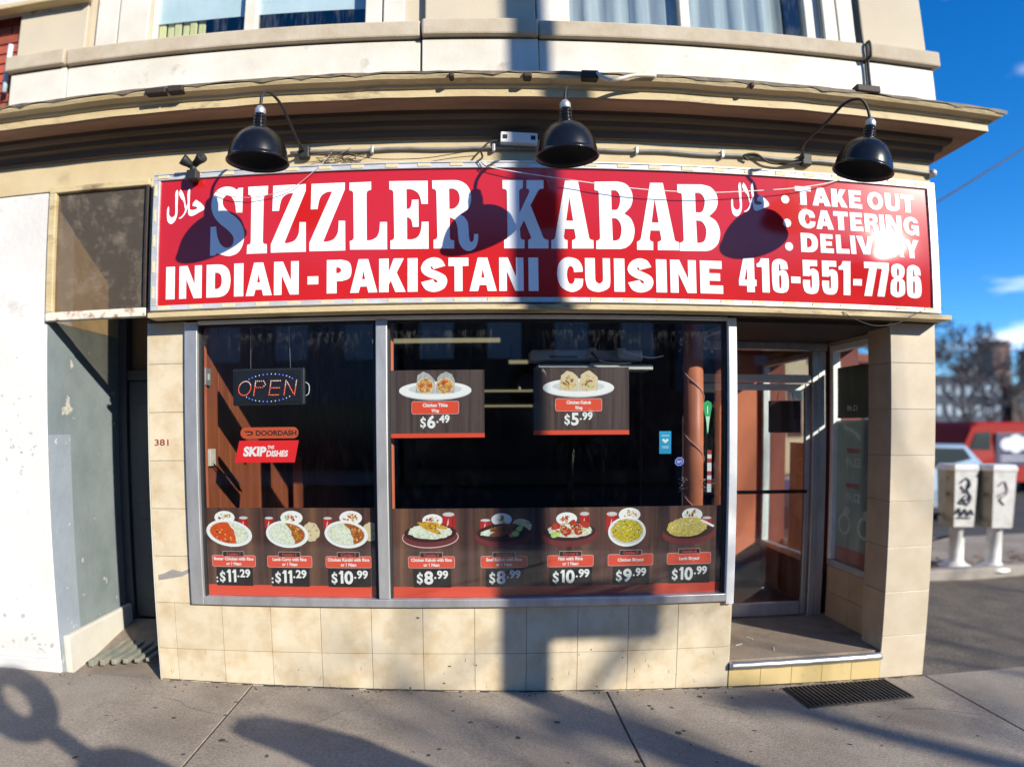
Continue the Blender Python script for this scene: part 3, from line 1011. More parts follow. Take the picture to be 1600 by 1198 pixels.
p.tube([(1.70, 0.86, 1.14), (1.70, 0.886, 1.14)], 0.010, MATS['dark_bronze'])
p.tube([(2.56, 0.86, 1.14), (2.56, 0.886, 1.14)], 0.010, MATS['dark_bronze'])
part(p, 'push_bar', edo)

# side wall of the doorway and of the room behind it, with its two windows
sw2 = MB()
tiles_yz(sw2, [0.256, 0.55, 0.868], [0.15, 0.35, 0.556], 2.765, -1, TILE_SHADED)
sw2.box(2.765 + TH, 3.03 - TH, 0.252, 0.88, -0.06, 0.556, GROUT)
sw2.box(2.775, 3.018, 0.252, 8.0, 2.262, 2.344, CREAM)
sw2.box(2.775, 3.018, 0.96, 8.0, -0.06, 0.50, MAROON)
sw2.box(2.775, 3.018, 2.12, 8.0, 0.502, 2.26, MAROON)
sw2.box(2.775, 3.018, 0.885, 1.16, 0.502, 2.26, MAROON)
sw2.box(3.0185, 3.03, 0.256, 8.0, -0.06, 0.55, TILE)
part(sw2, 'side_wall')
for (y0, y1, z0, z1), nm in (((0.256, 0.882, 0.556, 2.261), 'side_window'), ((1.162, 2.118, 0.502, 2.259), 'side_window')):
    f = MB()
    f.box(2.765, 2.83, y0, y1, z0, z0 + 0.05, ALU, 0.004)
    f.box(2.765, 2.83, y0, y1, z1 - 0.05, z1, ALU_W, 0.004)
    f.box(2.765, 2.83, y1 - 0.05, y1, z0 + .051, z1 - .051, ALU_W, 0.004)
    f.box(2.765, 2.83, y0, y0 + 0.03, z0 + .051, z1 - .051, ALU_W, 0.004)
    fo = part(f, nm)
    p = MB()
    p.box(2.80, 2.806, y0 + 0.03, y1 - 0.05, z0 + 0.05, z1 - 0.05, GLASS_DOOR)
    part(p, 'pane', fo)

# interior -----------------------------------------------------------
inn = MB()
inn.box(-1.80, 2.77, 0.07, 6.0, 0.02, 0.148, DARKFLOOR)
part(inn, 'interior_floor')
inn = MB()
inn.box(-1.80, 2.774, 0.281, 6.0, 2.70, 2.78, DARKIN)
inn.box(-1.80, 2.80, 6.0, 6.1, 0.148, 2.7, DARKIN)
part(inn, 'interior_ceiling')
inn = MB()
inn.box(-1.80, -1.715, 0.14, 6.0, 0.148, 2.7, PANEL)
for k in range(30):
    inn.box(-1.7155, -1.712, 0.16 + 0.2 * k, 0.345 + 0.2 * k, 0.16, 2.69, PANEL, 0.002)
inn.box(-1.7145, -1.700, 0.062, 0.135, 0.60, 2.28, ORANGE)
part(inn, 'panelled_wall')
inn = MB()
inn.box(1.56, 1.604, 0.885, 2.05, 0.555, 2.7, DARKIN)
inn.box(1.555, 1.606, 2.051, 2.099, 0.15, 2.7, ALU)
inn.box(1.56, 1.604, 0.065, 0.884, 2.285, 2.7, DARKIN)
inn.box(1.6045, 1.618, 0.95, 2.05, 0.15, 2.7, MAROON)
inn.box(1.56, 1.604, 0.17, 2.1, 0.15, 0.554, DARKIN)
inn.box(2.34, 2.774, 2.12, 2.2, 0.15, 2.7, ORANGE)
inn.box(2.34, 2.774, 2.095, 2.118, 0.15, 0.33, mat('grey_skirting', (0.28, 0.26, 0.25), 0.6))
part(inn, 'vestibule_wall')
inn = MB()          # two pipe columns behind the glass, painted orange
inn.tube([(1.478, 0.40, 0.15), (1.478, 0.40, 2.70)], 0.066, mat('copper_orange_pipe', (0.74, 0.25, 0.13), 0.45, var=(0.62, 0.18, 0.09), vscale=6), 28)
ipo = part(inn, 'pipe_column')
inn = MB()
inn.tube([(-0.535, 0.12, 0.15), (-0.535, 0.12, 2.70)], 0.042, ORANGE, 20)
part(inn, 'pipe_column')
inn = MB()          # low panelled partition inside
inn.box(-1.64, -1.55, 1.86, 1.95, 0.15, 1.40, PANEL, 0.01)
each(inn, 'partition', B)

# upper windows
for (x0, x1, z0, z1), bars, blind in ((openings[0], [(-1.475, -1.395)], True), (openings[1], [(1.35, 1.415)], False)):
    f = MB()
    f.box(x0, x1, 0.02, 0.09, z0, z0 + 0.055, WHITE, 0.006)
    f.box(x0, x0 + (0.02 if blind else 0.125), 0.02, 0.09, z0 + .056, z1, WHITE, 0.006)
    f.box(x1 - (0.03 if blind else 0.10), x1, 0.02, 0.09, z0 + .056, z1, WHITE, 0.006)
    for a, b in bars:
        f.box(a, b, 0.015, 0.09, z0 + .056, z1, WHITE, 0.006)
    fo = part(f, 'upper_window')
    p = MB()
    p.box(x0 + .01, x1 - .01, 0.06, 0.066, z0 + 0.05, z1, GLASS_UP)
    part(p, 'pane', fo)
    c = MB()
    if blind:
        CUR = mat('yellow_curtain', (0.70, 0.66, 0.30), 0.9, var=(0.55, 0.50, 0.22), vscale=6, stretch=(4, 4, 0.3))
        BL = mat('pale_blue_blind', (0.62, 0.70, 0.72), 0.8, var=(0.5, 0.6, 0.62), vscale=4)
        for k in range(6):
            c.box(x0 + 0.02 + k * 0.055, x0 + 0.07 + k * 0.055, 0.085 + 0.012 * (k % 2), 0.105 + 0.012 * (k % 2), z0 + 0.05, z1, CUR, 0.01)
        c.box(x0 + .02, x1 - .02, 0.072, 0.078, 4.37, z1, BL)
    else:
        SH = mat('grey_sheer_curtain', (0.42, 0.46, 0.46), 0.9, var=(0.28, 0.32, 0.34), vscale=3, stretch=(5, 5, 0.4))
        n = 60
        vs = []
        for k in range(n + 1):
            x = x0 + 0.13 + (x1 - x0 - 0.36) * k / n
            y = 0.115 + 0.022 * math.sin(k * 0.9) + 0.008 * math.sin(k * 2.3)
            vs += [(x, y, z0), (x, y, z1)]
        c.add(vs, [(2 * k, 2 * k + 2, 2 * k + 3, 2 * k + 1) for k in range(n)], SH, True)
    part(c, 'curtain', fo)

gm = MB()
rng = random.Random(90)
GRM = mat('wall_base_grime', (0.035, 0.028, 0.022), 0.95, var=(0.09, 0.07, 0.05), vscale=25)
x = -2.02
while x < 3.0:
    w_ = rng.uniform(0.03, 0.12)
    d = rng.uniform(0.006, 0.030)
    gm.add([(x, -0.001, ground_z(x) + .0035), (x, -d * rng.uniform(.3, 1), ground_z(x) + .0015), (x + w_ * .5, -d, ground_z(x) + .0015), (x + w_, -d * rng.uniform(.3, 1), ground_z(x) + .0015), (x + w_, -0.001, ground_z(x) + .0035)], [(0, 1, 2, 3, 4)], GRM)
    x += w_
for k in range(150):
    x, y = rng.uniform(-2.9, 3.2), -abs(rng.gauss(0, 0.06)) - 0.01
    a, s_ = rng.uniform(0, 6.28), rng.uniform(0.003, 0.010)
    z = ground_z(x)
    gm.add([(x + s_ * math.cos(a), y + s_ * math.sin(a), z + .001), (x + s_ * math.cos(a + 2), y + s_ * math.sin(a + 2), z + .001), (x + s_ * math.cos(a + 4), y + s_ * math.sin(a + 4), z + .001), (x, y, z + s_ * .9)], [(0, 1, 3), (1, 2, 3), (2, 0, 3)], GRM if k % 3 else MATS['sidewalk_concrete'])
o = gm.build('dirt')
o['kind'] = 'stuff'
tag(o, 'dark dirt and grit along the foot of the tiled wall', 'dirt')
# ------------------------------------------------------------------ the shop sign
SIGNRED = mat('red_sign_acrylic', (0.47, 0.014, 0.016), 0.135, spec=0.5, var=(0.41, 0.012, 0.015), vscale=1.2)
VINYL = mat('white_sign_vinyl', (0.80, 0.81, 0.83), 0.125, spec=0.5)
SFRAME = mat('sign_frame_aluminium', (0.60, 0.61, 0.63), 0.5, 0.35, var=(0.45, 0.45, 0.45), vscale=7, stretch=(1, 1, 3), bump=0.08)
CLIP = mat('yellowed_clip', (0.66, 0.56, 0.36), 0.6, var=(0.55, 0.44, 0.26), vscale=20)

SG = thing('shop_sign', 'long red lightbox sign with white lettering above the shop window', 'sign', (0.5, 0.0, 2.36))
SX0, SX1, SZ0, SZ1 = -1.968, 3.003, 2.362, 3.224
FX0, FX1, FZ0, FZ1 = -1.925, 2.945, 2.396, 3.180

def bulge(x, z):
    """the acrylic face is not flat: it bellies out a little near the right end"""
    a = -0.0250 * math.exp(-((x - 2.52) / 0.24) ** 2 - ((z - 2.655) / 0.160) ** 2)
    return a + 0.003 * math.sin(x * 1.7 + 0.4) * math.sin((z - FZ0) / (FZ1 - FZ0) * math.pi)

f = MB()
f.box(SX0, SX1, -0.10, -0.002, SZ0, FZ0, SFRAME, 0.003)
f.box(SX0, SX1, -0.10, -0.002, FZ1, SZ1, SFRAME, 0.003)
f.box(SX0, FX0, -0.10, -0.002, FZ0 + .0005, FZ1 - .0005, SFRAME, 0.003)
f.box(FX1, SX1, -0.10, -0.002, FZ0 + .0005, FZ1 - .0005, SFRAME, 0.003)
for z in (SZ0 + 0.004, SZ1 - 0.012):
    f.box(SX0 + .01, SX1 - .01, -0.106, -0.1005, z, z + 0.008, SFRAME)
fo = f.build('sign_frame', SG)
c = MB()
rng = random.Random(5)
x = -1.94
while x < 2.9:
    c.box(x, x + 0.075, -0.1035, -0.1003, SZ1 - 0.034 + rng.uniform(-.003, .003), SZ1 - 0.014, CLIP, 0.001)
    c.box(x + .02, x + 0.10, -0.1035, -0.1003, SZ0 + 0.012, SZ0 + 0.030 + rng.uniform(-.003, .003), CLIP, 0.001)
    x += 0.201 + rng.uniform(-0.01, 0.01)
z = 2.44
while z < 3.1:
    c.box(SX0 + 0.008, SX0 + 0.024, -0.1035, -0.1003, z, z + 0.075, CLIP, 0.001)
    z += 0.16
each(c, 'frame_clip', fo)
fc = MB()
nx, nz_ = 160, 34
vs, fs = [], []
for j in range(nz_ + 1):
    for i in range(nx + 1):
        x = FX0 + (FX1 - FX0) * i / nx
        z = FZ0 + (FZ1 - FZ0) * j / nz_
        vs.append((x, -0.086 + bulge(x, z), z))
for j in range(nz_):
    for i in range(nx):
        a = j * (nx + 1) + i
        fs.append((a, a + 1, a + nx + 2, a + nx + 1))
fc.add(vs, fs, SIGNRED, True)
fc.build('sign_face', SG)

YL = -0.0885
def row(name, items, label=None):
    m = MB()
    for key, x0, x1, z0, z1 in items:
        if key == '-':
            h = z1 - z0
            m.poly([[(x0, z0), (x1, z0), (x1, z1), (x0, z1)]], YL, VINYL, 0.0012, None, bulge)
        else:
            # subdivide long letters along x through the warp
            glyph(m, key, x0, x1, z0, z1, YL, VINYL, 0.0012, bulge)
    o = m.build(name, SG)
    if label:
        o['label'] = label
    return o

T0, T1 = 2.689, 3.107
row('title_lettering', [('sS', -1.589, -1.375, T0 - .006, 3.116), ('sI', -1.357, -1.231, T0, T1), ('sZ', -1.207, -0.992, T0, T1), ('sZ', -0.971, -0.754, T0, T1),
                        ('sL', -0.734, -0.505, T0, T1), ('sE', -0.495, -0.260, T0, T1), ('sR', -0.240, 0.031, T0 - .014, T1), ('sK', 0.178, 0.446, T0, T1),
                        ('sA', 0.462, 0.714, T0, T1), ('sB', 0.727, 0.963, T0, T1), ('sA', 0.976, 1.235, T0, T1), ('sB', 1.235, 1.494, T0, T1)],
    'tall white slab serif title letters')
CU0, CU1 = 2.434, 2.634
for lbl, items in (('bold white word INDIAN', (('I', -1.871, -1.814), ('N', -1.784, -1.639), ('D', -1.608, -1.456), ('I', -1.433, -1.375), ('A', -1.359, -1.198), ('N', -1.185, -1.034))),
                   ('bold white word PAKISTANI', (('P', -0.864, -0.716), ('A', -0.724, -0.562), ('K', -0.552, -0.395), ('I', -0.384, -0.325), ('S', -0.305, -0.152), ('T', -0.144, -0.027),
                                                  ('A', -0.021, 0.138), ('N', 0.153, 0.296), ('I', 0.325, 0.383))),
                   ('bold white word CUISINE', (('C', 0.494, 0.648), ('U', 0.660, 0.810), ('I', 0.833, 0.897), ('S', 0.916, 1.070), ('I', 1.088, 1.153), ('N', 1.175, 1.335), ('E', 1.360, 1.503)))):
    row('cuisine_lettering', [('b' + k, a, b, CU0 - (.003 if k in 'SCU' else 0), CU1 + (.003 if k in 'SC' else 0)) for k, a, b in items], lbl)
row('hyphen', [('-', -0.980, -0.915, 2.491, 2.539)])
PH = [('4', 1.605, 1.718), ('1', 1.722, 1.803), ('6', 1.821, 1.929), ('-', 1.946, 2.008), ('5', 2.025, 2.132), ('5', 2.154, 2.260), ('1', 2.266, 2.346),
      ('-', 2.364, 2.423), ('7', 2.436, 2.525), ('7', 2.529, 2.615), ('8', 2.630, 2.740), ('6', 2.754, 2.865)]
row('phone_lettering', [(('-', a, b, 2.515, 2.555) if k == '-' else ('d' + k, a, b, 2.450 + 0.004 * (a - 1.6), 2.660 + 0.006 * (a - 1.6))) for k, a, b in PH],
    'white telephone number 416-551-7786')
sv = []
for z0, z1, lst in ((3.012, 3.130, (('T', 1.998, 2.106), ('A', 2.112, 2.238), ('K', 2.245, 2.356), ('E', 2.368, 2.459), ('O', 2.498, 2.613), ('U', 2.627, 2.734), ('T', 2.744, 2.845))),
                    (2.863, 2.984, (('C', 2.012, 2.125), ('A', 2.130, 2.250), ('T', 2.250, 2.352), ('E', 2.366, 2.456), ('R', 2.468, 2.566), ('I', 2.575, 2.608), ('N', 2.622, 2.738), ('G', 2.752, 2.867))),
                    (2.712, 2.832, (('D', 2.020, 2.135), ('E', 2.152, 2.240), ('L', 2.258, 2.345), ('I', 2.356, 2.390), ('V', 2.398, 2.520), ('E', 2.534, 2.625), ('R', 2.638, 2.742), ('Y', 2.745, 2.857)))):
    sv += [('b' + k, a, b, z0, z1) for k, a, b in lst]
so = row('services_lettering', sv, 'bulleted white words TAKE OUT, CATERING and DELIVERY')
for bx_, bz in ((1.929, 3.040), (1.934, 2.890), (1.940, 2.742)):
    m = MB()
    m.poly([ellipse(bx_, bz, 0.0265, 0.0265, 24)], YL, VINYL, 0.0012, None, bulge)
    m.build('bullet', so)
row('halal_lettering', [('halal', -1.877, -1.633, 2.902, 3.127)], 'small white Arabic word left of the title')
row('halal_lettering', [('halal', 1.573, 1.820, 2.915, 3.142)], 'small white Arabic word right of the title')

# ------------------------------------------------------------------ gooseneck lamps
ALCAP = mat('aluminium_lamp_socket', (0.50, 0.51, 0.53), 0.4, 0.7)
def lamp(label, mount, apex_pts, sock, axis, rb=0.160):
    t = thing('gooseneck_lamp', label, 'lamp', mount, 'gooseneck lamps above the shop sign')
    a = MB()
    a.tube(smooth_line([mount] + apex_pts + [sock], 10), 0.0085, BLACKP, 8)
    a.build('arm', t)
    bxm = MB()
    bxm.box(mount[0] - 0.035, mount[0] + 0.035, -0.045, -0.001, mount[2] - 0.04, mount[2] + 0.04, BLACKP, 0.01)
    bxm.build('wall_box', t)
    q = Vector(axis).normalized()
    mtx = Matrix.Translation(Vector(sock)) @ q.to_track_quat('Z', 'Y').to_matrix().to_4x4()
    k = MB()
    k.lathe([(0.0, 0.02), (0.018, 0.018), (0.027, 0.004), (0.028, -0.02), (0.033, -0.022), (0.034, -0.085), (0.040, -0.088), (0.041, -0.10), (0.0, -0.10)], BLACKM, 20, mtx)
    for j in range(3):
        k.lathe([(0.0335, -0.034 - j * .017), (0.0350, -0.036 - j * .017), (0.0350, -0.038 - j * .017), (0.0335, -0.040 - j * .017)], BLACKM, 20, mtx)
    k.lathe([(0.0, 0.028), (0.016, 0.025), (0.0285, 0.008), (0.030, -0.018), (0.0285, -0.020)], ALCAP, 20, mtx)
    k.build('socket', t)
    s = MB()
    H = 0.175
    pr_ = [(0.040, -0.098)]
    for i in range(1, 15):
        u = i / 14
        K = ((0, .27), (.03, .36), (.08, .47), (.17, .605), (.29, .725), (.43, .825), (.58, .90), (.73, .95), (.88, .982), (1.0, 1.0))
        for (ua, ra), (ub, rb_) in zip(K[:-1], K[1:]):
            if ua <= u <= ub:
                pr_.append((rb * (ra + (rb_ - ra) * (u - ua) / (ub - ua)), -0.098 - H * u))
                break
    pr_ += [(rb + 0.006, -0.098 - H - 0.004), (rb + 0.007, -0.098 - H - 0.010), (rb + 0.002, -0.098 - H - 0.012)]
    s.lathe(pr_, BLACKM, 48, mtx)
    s.lathe([(r - 0.004, h) for r, h in pr_[:-2]], mat('black_lamp_lining', (0.02, 0.02, 0.022), 0.5), 48, mtx)
    so_ = s.build('shade', t)
    b = MB()
    b.lathe([(0.0, -0.190), (0.020, -0.182), (0.027, -0.165), (0.022, -0.145), (0.014, -0.125), (0.013, -0.10)], mat('lamp_bulb_glass', (0.16, 0.16, 0.155), 0.2), 16, mtx)
    b.build('bulb', t)
    return t

lamp('black bell lamp above the first word of the red sign', (-1.03, 0.0, 3.335), [(-1.04, -0.16, 3.36), (-1.065, -0.40, 3.450), (-1.10, -0.53, 3.468), (-1.117, -0.59, 3.42)], (-1.120, -0.60, 3.325), (0.03, -0.05, 1))
lamp('black bell lamp beside the white driver box on the wall', (0.55, 0.0, 3.335), [(0.54, -0.16, 3.36), (0.52, -0.40, 3.435), (0.505, -0.54, 3.445), (0.490, -0.59, 3.40)], (0.486, -0.60, 3.319), (-0.02, -0.05, 1))
lamp('tilted black bell lamp near the cornice corner, on a high looped arm', (2.12, 0.0, 3.335), [(2.02, -0.20, 3.36), (2.05, -0.42, 3.40), (2.10, -0.54, 3.46), (2.16, -0.595, 3.465), (2.20, -0.60, 3.42)], (2.215, -0.60, 3.325), (0.20, -0.10, 1))

# ------------------------------------------------------------------ cables and small fittings above the sign
cd_ = MB()
pts = [(-1.12 + 0.06 * k, -0.018, 3.340 + 0.004 * math.sin(k * 0.7) - 0.0000025 * k * k) for k in range(71)]
cd_.tube(pts, 0.0100, mat('grey_conduit', (0.26, 0.265, 0.27), 0.5, 0.2, var=(0.18, 0.18, 0.18), vscale=15), 10)
for x in (-0.62, 0.12, 1.0, 1.55, 2.6):
    cd_.box(x, x + 0.018, -0.034, -0.001, 3.315, 3.362, GREYM, 0.003)
cd_.ico(0.03, GREYM, Matrix.Translation((3.06, -0.02, 3.325)), 2)
tag(cd_.build('conduit'), 'thin grey conduit running along the wall above the red sign', 'pipe')
dv = thing('driver_box', 'small white driver box tilted on the wall beside the middle lamp', 'box', (0.28, -0.03, 3.33))
m = MB()
mt_ = Matrix.Translation((0.282, -0.05, 3.385)) @ Matrix.Rotation(R(2.5), 4, 'Y')
m.box(-0.112, 0.112, -0.02, 0.048, -0.034, 0.034, mat('white_plastic', (0.72, 0.73, 0.75), 0.4), 0.006, mt_)
m.build('casing', dv)
for sx in (-1, 1):
    m = MB()
    m.box(sx * 0.085 - 0.014, sx * 0.085 + 0.014, -0.0215, -0.0202, -0.012, 0.014, BLACKP, 0.0, mt_)
    m.build('vent', dv)

def wire(name, pts, r, m, label, cat='wire', group=None, steps=8):
    w = MB()
    w.tube(smooth_line(pts, steps), r, m, 6)
    return tag(w.build(name), label, cat, group)
WHITEW = mat('white_wire', (0.75, 0.72, 0.68), 0.5)
wire('cable', [(0.17, -0.04, 3.38), (0.10, -0.05, 3.36), (0.055, -0.07, 3.30), (0.06, -0.10, 3.245), (0.035, -0.115, 3.215)], 0.006, BLACKP, 'black cable dropping from the driver box to the sign top')
wire('cable', [(0.03, -0.112, 3.225), (0.07, -0.118, 3.175), (0.10, -0.115, 3.19), (0.06, -0.118, 3.215), (0.12, -0.12, 3.17), (0.48, -0.135, 3.105), (0.95, -0.145, 3.045), (1.35, -0.145, 3.035), (1.62, -0.14, 3.055),
                      (1.95, -0.135, 3.095), (2.2, -0.12, 3.15), (2.33, -0.105, 3.20)], 0.0028, WHITEW, 'loose white wire drooping across the right half of the red sign')
wire('cable', [(-0.86, -0.02, 3.33), (-0.90, -0.09, 3.235), (-0.95, -0.115, 3.17), (-1.08, -0.12, 3.075), (-1.28, -0.12, 3.03), (-1.44, -0.118, 3.04), (-1.55, -0.115, 3.08)], 0.0022, mat('grey_wire', (0.35, 0.33, 0.32), 0.5), 'thin grey wire sagging over the left letters of the sign')
wire('cable', [(-0.86, -0.02, 3.33), (-0.72, -0.03, 3.30), (-0.55, -0.04, 3.268), (-0.30, -0.03, 3.272), (-0.1, -0.03, 3.30), (0.05, -0.04, 3.32)], 0.0025, BLACKP, 'thin black wire slung under the conduit left of the driver box')
wire('cable', [(1.73, -0.02, 3.31), (1.70, -0.03, 3.335), (1.78, -0.035, 3.345), (1.86, -0.03, 3.30), (1.98, -0.03, 3.295), (2.10, -0.03, 3.32)], 0.0075, BLACKP, 'curled black cable on the wall left of the tilted lamp')
wire('cable', [(2.25, -0.155, 2.335), (2.33, -0.165, 2.29), (2.46, -0.17, 2.255), (2.62, -0.165, 2.275), (2.74, -0.16, 2.33), (2.85, -0.12, 2.375)], 0.0028, BLACKP, 'loose thin wire looping below the right end of the ledge')
wire('cable', [(2.595, -0.052, 4.62), (2.590, -0.052, 4.30), (2.596, -0.056, 4.17), (2.593, -0.125, 4.155), (2.594, -0.125, 4.06), (2.592, -0.09, 4.03), (2.59, -0.09, 3.82)], 0.009, BLACKP, 'black cable running down the upper wall near the corner pier')
tg = MB()
rng = random.Random(21)
for k in range(26):
    x = rng.uniform(-0.92, -0.66)
    p0 = Vector((x, -0.03, 3.262 + rng.uniform(-0.02, 0.05)))
    tg.tube(smooth_line([p0, p0 + Vector((rng.uniform(-.08, .08), rng.uniform(-.03, 0), rng.uniform(-.02, .04))), p0 + Vector((rng.uniform(-.14, .14), rng.uniform(-.03, 0), rng.uniform(-.035, .05)))], 4), 0.0022, mat('dry_twig', (0.16, 0.12, 0.08), 0.8), 5)
tag(tg.build('twig_nest'), 'tangle of dry twigs and wire ends lodged above the sign', 'twigs')
sp_ = thing('spotlight', 'small black twin spotlight clamped on the sign top', 'lamp', (-1.70, -0.12, 3.20))
m = MB()
m.tube([(-1.695, -0.09, 3.20), (-1.695, -0.15, 3.235)], 0.02, BLACKP, 10)
m.box(-1.73, -1.66, -0.16, -0.10, 3.150, 3.215, BLACKP, 0.01)
m.build('bracket', sp_)
for dx, dz, ax in ((-0.03, 0.045, (-0.6, -0.5, 0.4)), (0.04, 0.055, (0.7, -0.4, 0.35))):
    m = MB()
    mt_ = Matrix.Translation((-1.695 + dx, -0.15, 3.215 + dz)) @ Vector(ax).to_track_quat('Z', 'Y').to_matrix().to_4x4()
    m.lathe([(0.0, -0.045), (0.020, -0.042), (0.024, -0.01), (0.033, 0.02), (0.034, 0.04), (0.028, 0.04), (0.0, 0.03)], BLACKP, 18, mt_)
    m.build('lamp_head', sp_)
# ------------------------------------------------------------------ menu posters and stickers on the shop window
WOODP = mat('printed_dark_wood', (0.130, 0.058, 0.044), 0.42, var=(0.036, 0.018, 0.018), vscale=2.2, vlo=0.36, vhi=0.62, stretch=(9, 1, 0.35), stain=(0.20, 0.095, 0.052), sscale=1.1, slo=0.50, shi=0.66)
PALEWOOD = mat('printed_grey_wood', (0.105, 0.074, 0.068), 0.30, var=(0.06, 0.042, 0.04), vscale=3, vlo=0.4, vhi=0.6, stretch=(10, 1, 0.35))
PRED = mat('print_orange_red', (0.72, 0.075, 0.035), 0.4)
PBLACK = mat('print_black', (0.010, 0.009, 0.009), 0.4)
PWHITE = mat('print_white', (0.82, 0.82, 0.82), 0.4)
PGREY = mat('print_plate_shade', (0.60, 0.61, 0.64), 0.4)
RICE = mat('print_rice', (0.74, 0.76, 0.66), 0.4, var=(0.50, 0.55, 0.40), vscale=60, vlo=0.45, vhi=0.65)
CURRYR = mat('print_butter_curry', (0.68, 0.10, 0.015), 0.4, var=(0.52, 0.06, 0.012), vscale=28)
CURRYB = mat('print_brown_curry', (0.36, 0.10, 0.016), 0.4, var=(0.52, 0.22, 0.05), vscale=36, vlo=0.5, vhi=0.66)
BIRY = mat('print_biryani', (0.58, 0.44, 0.02), 0.4, var=(0.36, 0.30, 0.02), vscale=60, vlo=0.42, vhi=0.62)
BIRYP = mat('print_pale_biryani', (0.66, 0.54, 0.14), 0.4, var=(0.50, 0.38, 0.08), vscale=60, vlo=0.42, vhi=0.62)
NAAN = mat('print_naan', (0.68, 0.56, 0.36), 0.4, var=(0.30, 0.18, 0.08), vscale=45, vlo=0.56, vhi=0.66)
CANR = mat('print_can_red', (0.46, 0.025, 0.022), 0.35)
CANS = mat('print_can_silver', (0.55, 0.53, 0.52), 0.35)
PLATTER = mat('print_platter', (0.05, 0.018, 0.02), 0.4)
PLATTERW = mat('print_platter_wood', (0.17, 0.035, 0.035), 0.4)
KEBABY = mat('print_yellow_kebab', (0.62, 0.36, 0.03), 0.4, var=(0.36, 0.15, 0.02), vscale=50, vlo=0.48, vhi=0.62)
KEBABB = mat('print_brown_kebab', (0.16, 0.05, 0.022), 0.4, var=(0.26, 0.10, 0.05), vscale=50)
FISHR = mat('print_red_fish', (0.52, 0.05, 0.025), 0.4, var=(0.36, 0.03, 0.02), vscale=50)
LETT = mat('print_lettuce', (0.36, 0.58, 0.10), 0.4, var=(0.55, 0.68, 0.3), vscale=60)
CARROT = mat('print_carrot', (0.72, 0.22, 0.08), 0.4)
FOIL = mat('print_foil', (0.50, 0.50, 0.50), 0.35, var=(0.3, 0.3, 0.31), vscale=60)
WRAPM = mat('print_wrap_chicken', (0.66, 0.40, 0.12), 0.4, var=(0.42, 0.07, 0.02), vscale=38, vlo=0.45, vhi=0.6)
WRAPK = mat('print_wrap_kabob', (0.68, 0.54, 0.32), 0.4, var=(0.32, 0.20, 0.07), vscale=40, vlo=0.5, vhi=0.64)
PINK = mat('print_outline_pink', (0.75, 0.50, 0.50), 0.4)
PY = 0.030          # face of the posters, just behind the glass
DL = 0.00035        # one printed layer in front of the last

def lay(m, pts, k, mm):
    m.poly([pts], PY - DL * k, mm)

RICE_D = mat('print_rice_dark', (0.46, 0.50, 0.36), 0.4)
RICE_W = mat('print_rice_light', (0.86, 0.87, 0.82), 0.4)
SAFF = mat('print_saffron', (0.66, 0.34, 0.02), 0.4)
GOLD = mat('print_gold_rice', (0.80, 0.70, 0.22), 0.4)
CHAR = mat('print_char', (0.07, 0.03, 0.015), 0.4)
GLOSSP = mat('print_sauce_shine', (0.90, 0.42, 0.14), 0.4)

def speckle(m, x, z, rx, rz, n, mats, s0, s1, k, rng, keep=None):
    """printed grains, chunks and shine inside an oval"""
    for q in range(n):
        for t_ in range(12):
            a, d = rng.uniform(0, 6.28), math.sqrt(rng.uniform(0, 1)) * .92
            px, pz = x + rx * d * math.cos(a), z + rz * d * math.sin(a)
            if keep is None or keep(px, pz):
                break
        else:
            continue
        s_ = rng.uniform(s0, s1)
        lay(m, ellipse(px, pz, s_, s_ * rng.uniform(.3, .7), 6, rng.uniform(0, 3.14)), k + (q % 4) * 0.3, rng.choice(mats))

def salad(m, x, z, r, k, rng):
    lay(m, ellipse(x, z, r, r * 0.62, 28), k, PWHITE)
    for q in range(16):
        a, d = rng.uniform(0, 6.28), rng.uniform(0, 0.62)
        px, pz = x + r * d * math.cos(a), z + r * 0.6 * d * math.sin(a)
        lay(m, ellipse(px, pz, r * rng.uniform(.08, .2), r * rng.uniform(.05, .11), 7, rng.uniform(0, 3)), k + 1 + q % 3, rng.choice([CARROT, CARROT, LETT, NAAN, NAAN, FISHR]))

def can(m, x, z, w, h, k):
    lay(m, rrect(x - w / 2, x + w / 2, z - h / 2, z + h / 2, w * .16), k, CANR)
    lay(m, [(x - w * .20, z - h * .34), (x - w * .12, z - h * .34), (x + w * .02, z - h * .02), (x - w * .02, z + h * .22), (x - w * .10, z + h * .02)], k + 1, PINK)
    lay(m, [(x + w * .30, z - h * .36), (x + w * .40, z - h * .34), (x + w * .40, z + h * .34), (x + w * .30, z + h * .34)], k + 1, mat('print_can_edge', (0.28, 0.012, 0.012), 0.4))
    lay(m, ellipse(x, z + h * .44, w * .47, h * .12, 20), k + 1, CANS)
    lay(m, ellipse(x, z + h * .45, w * .34, h * .06, 18), k + 2, PGREY)

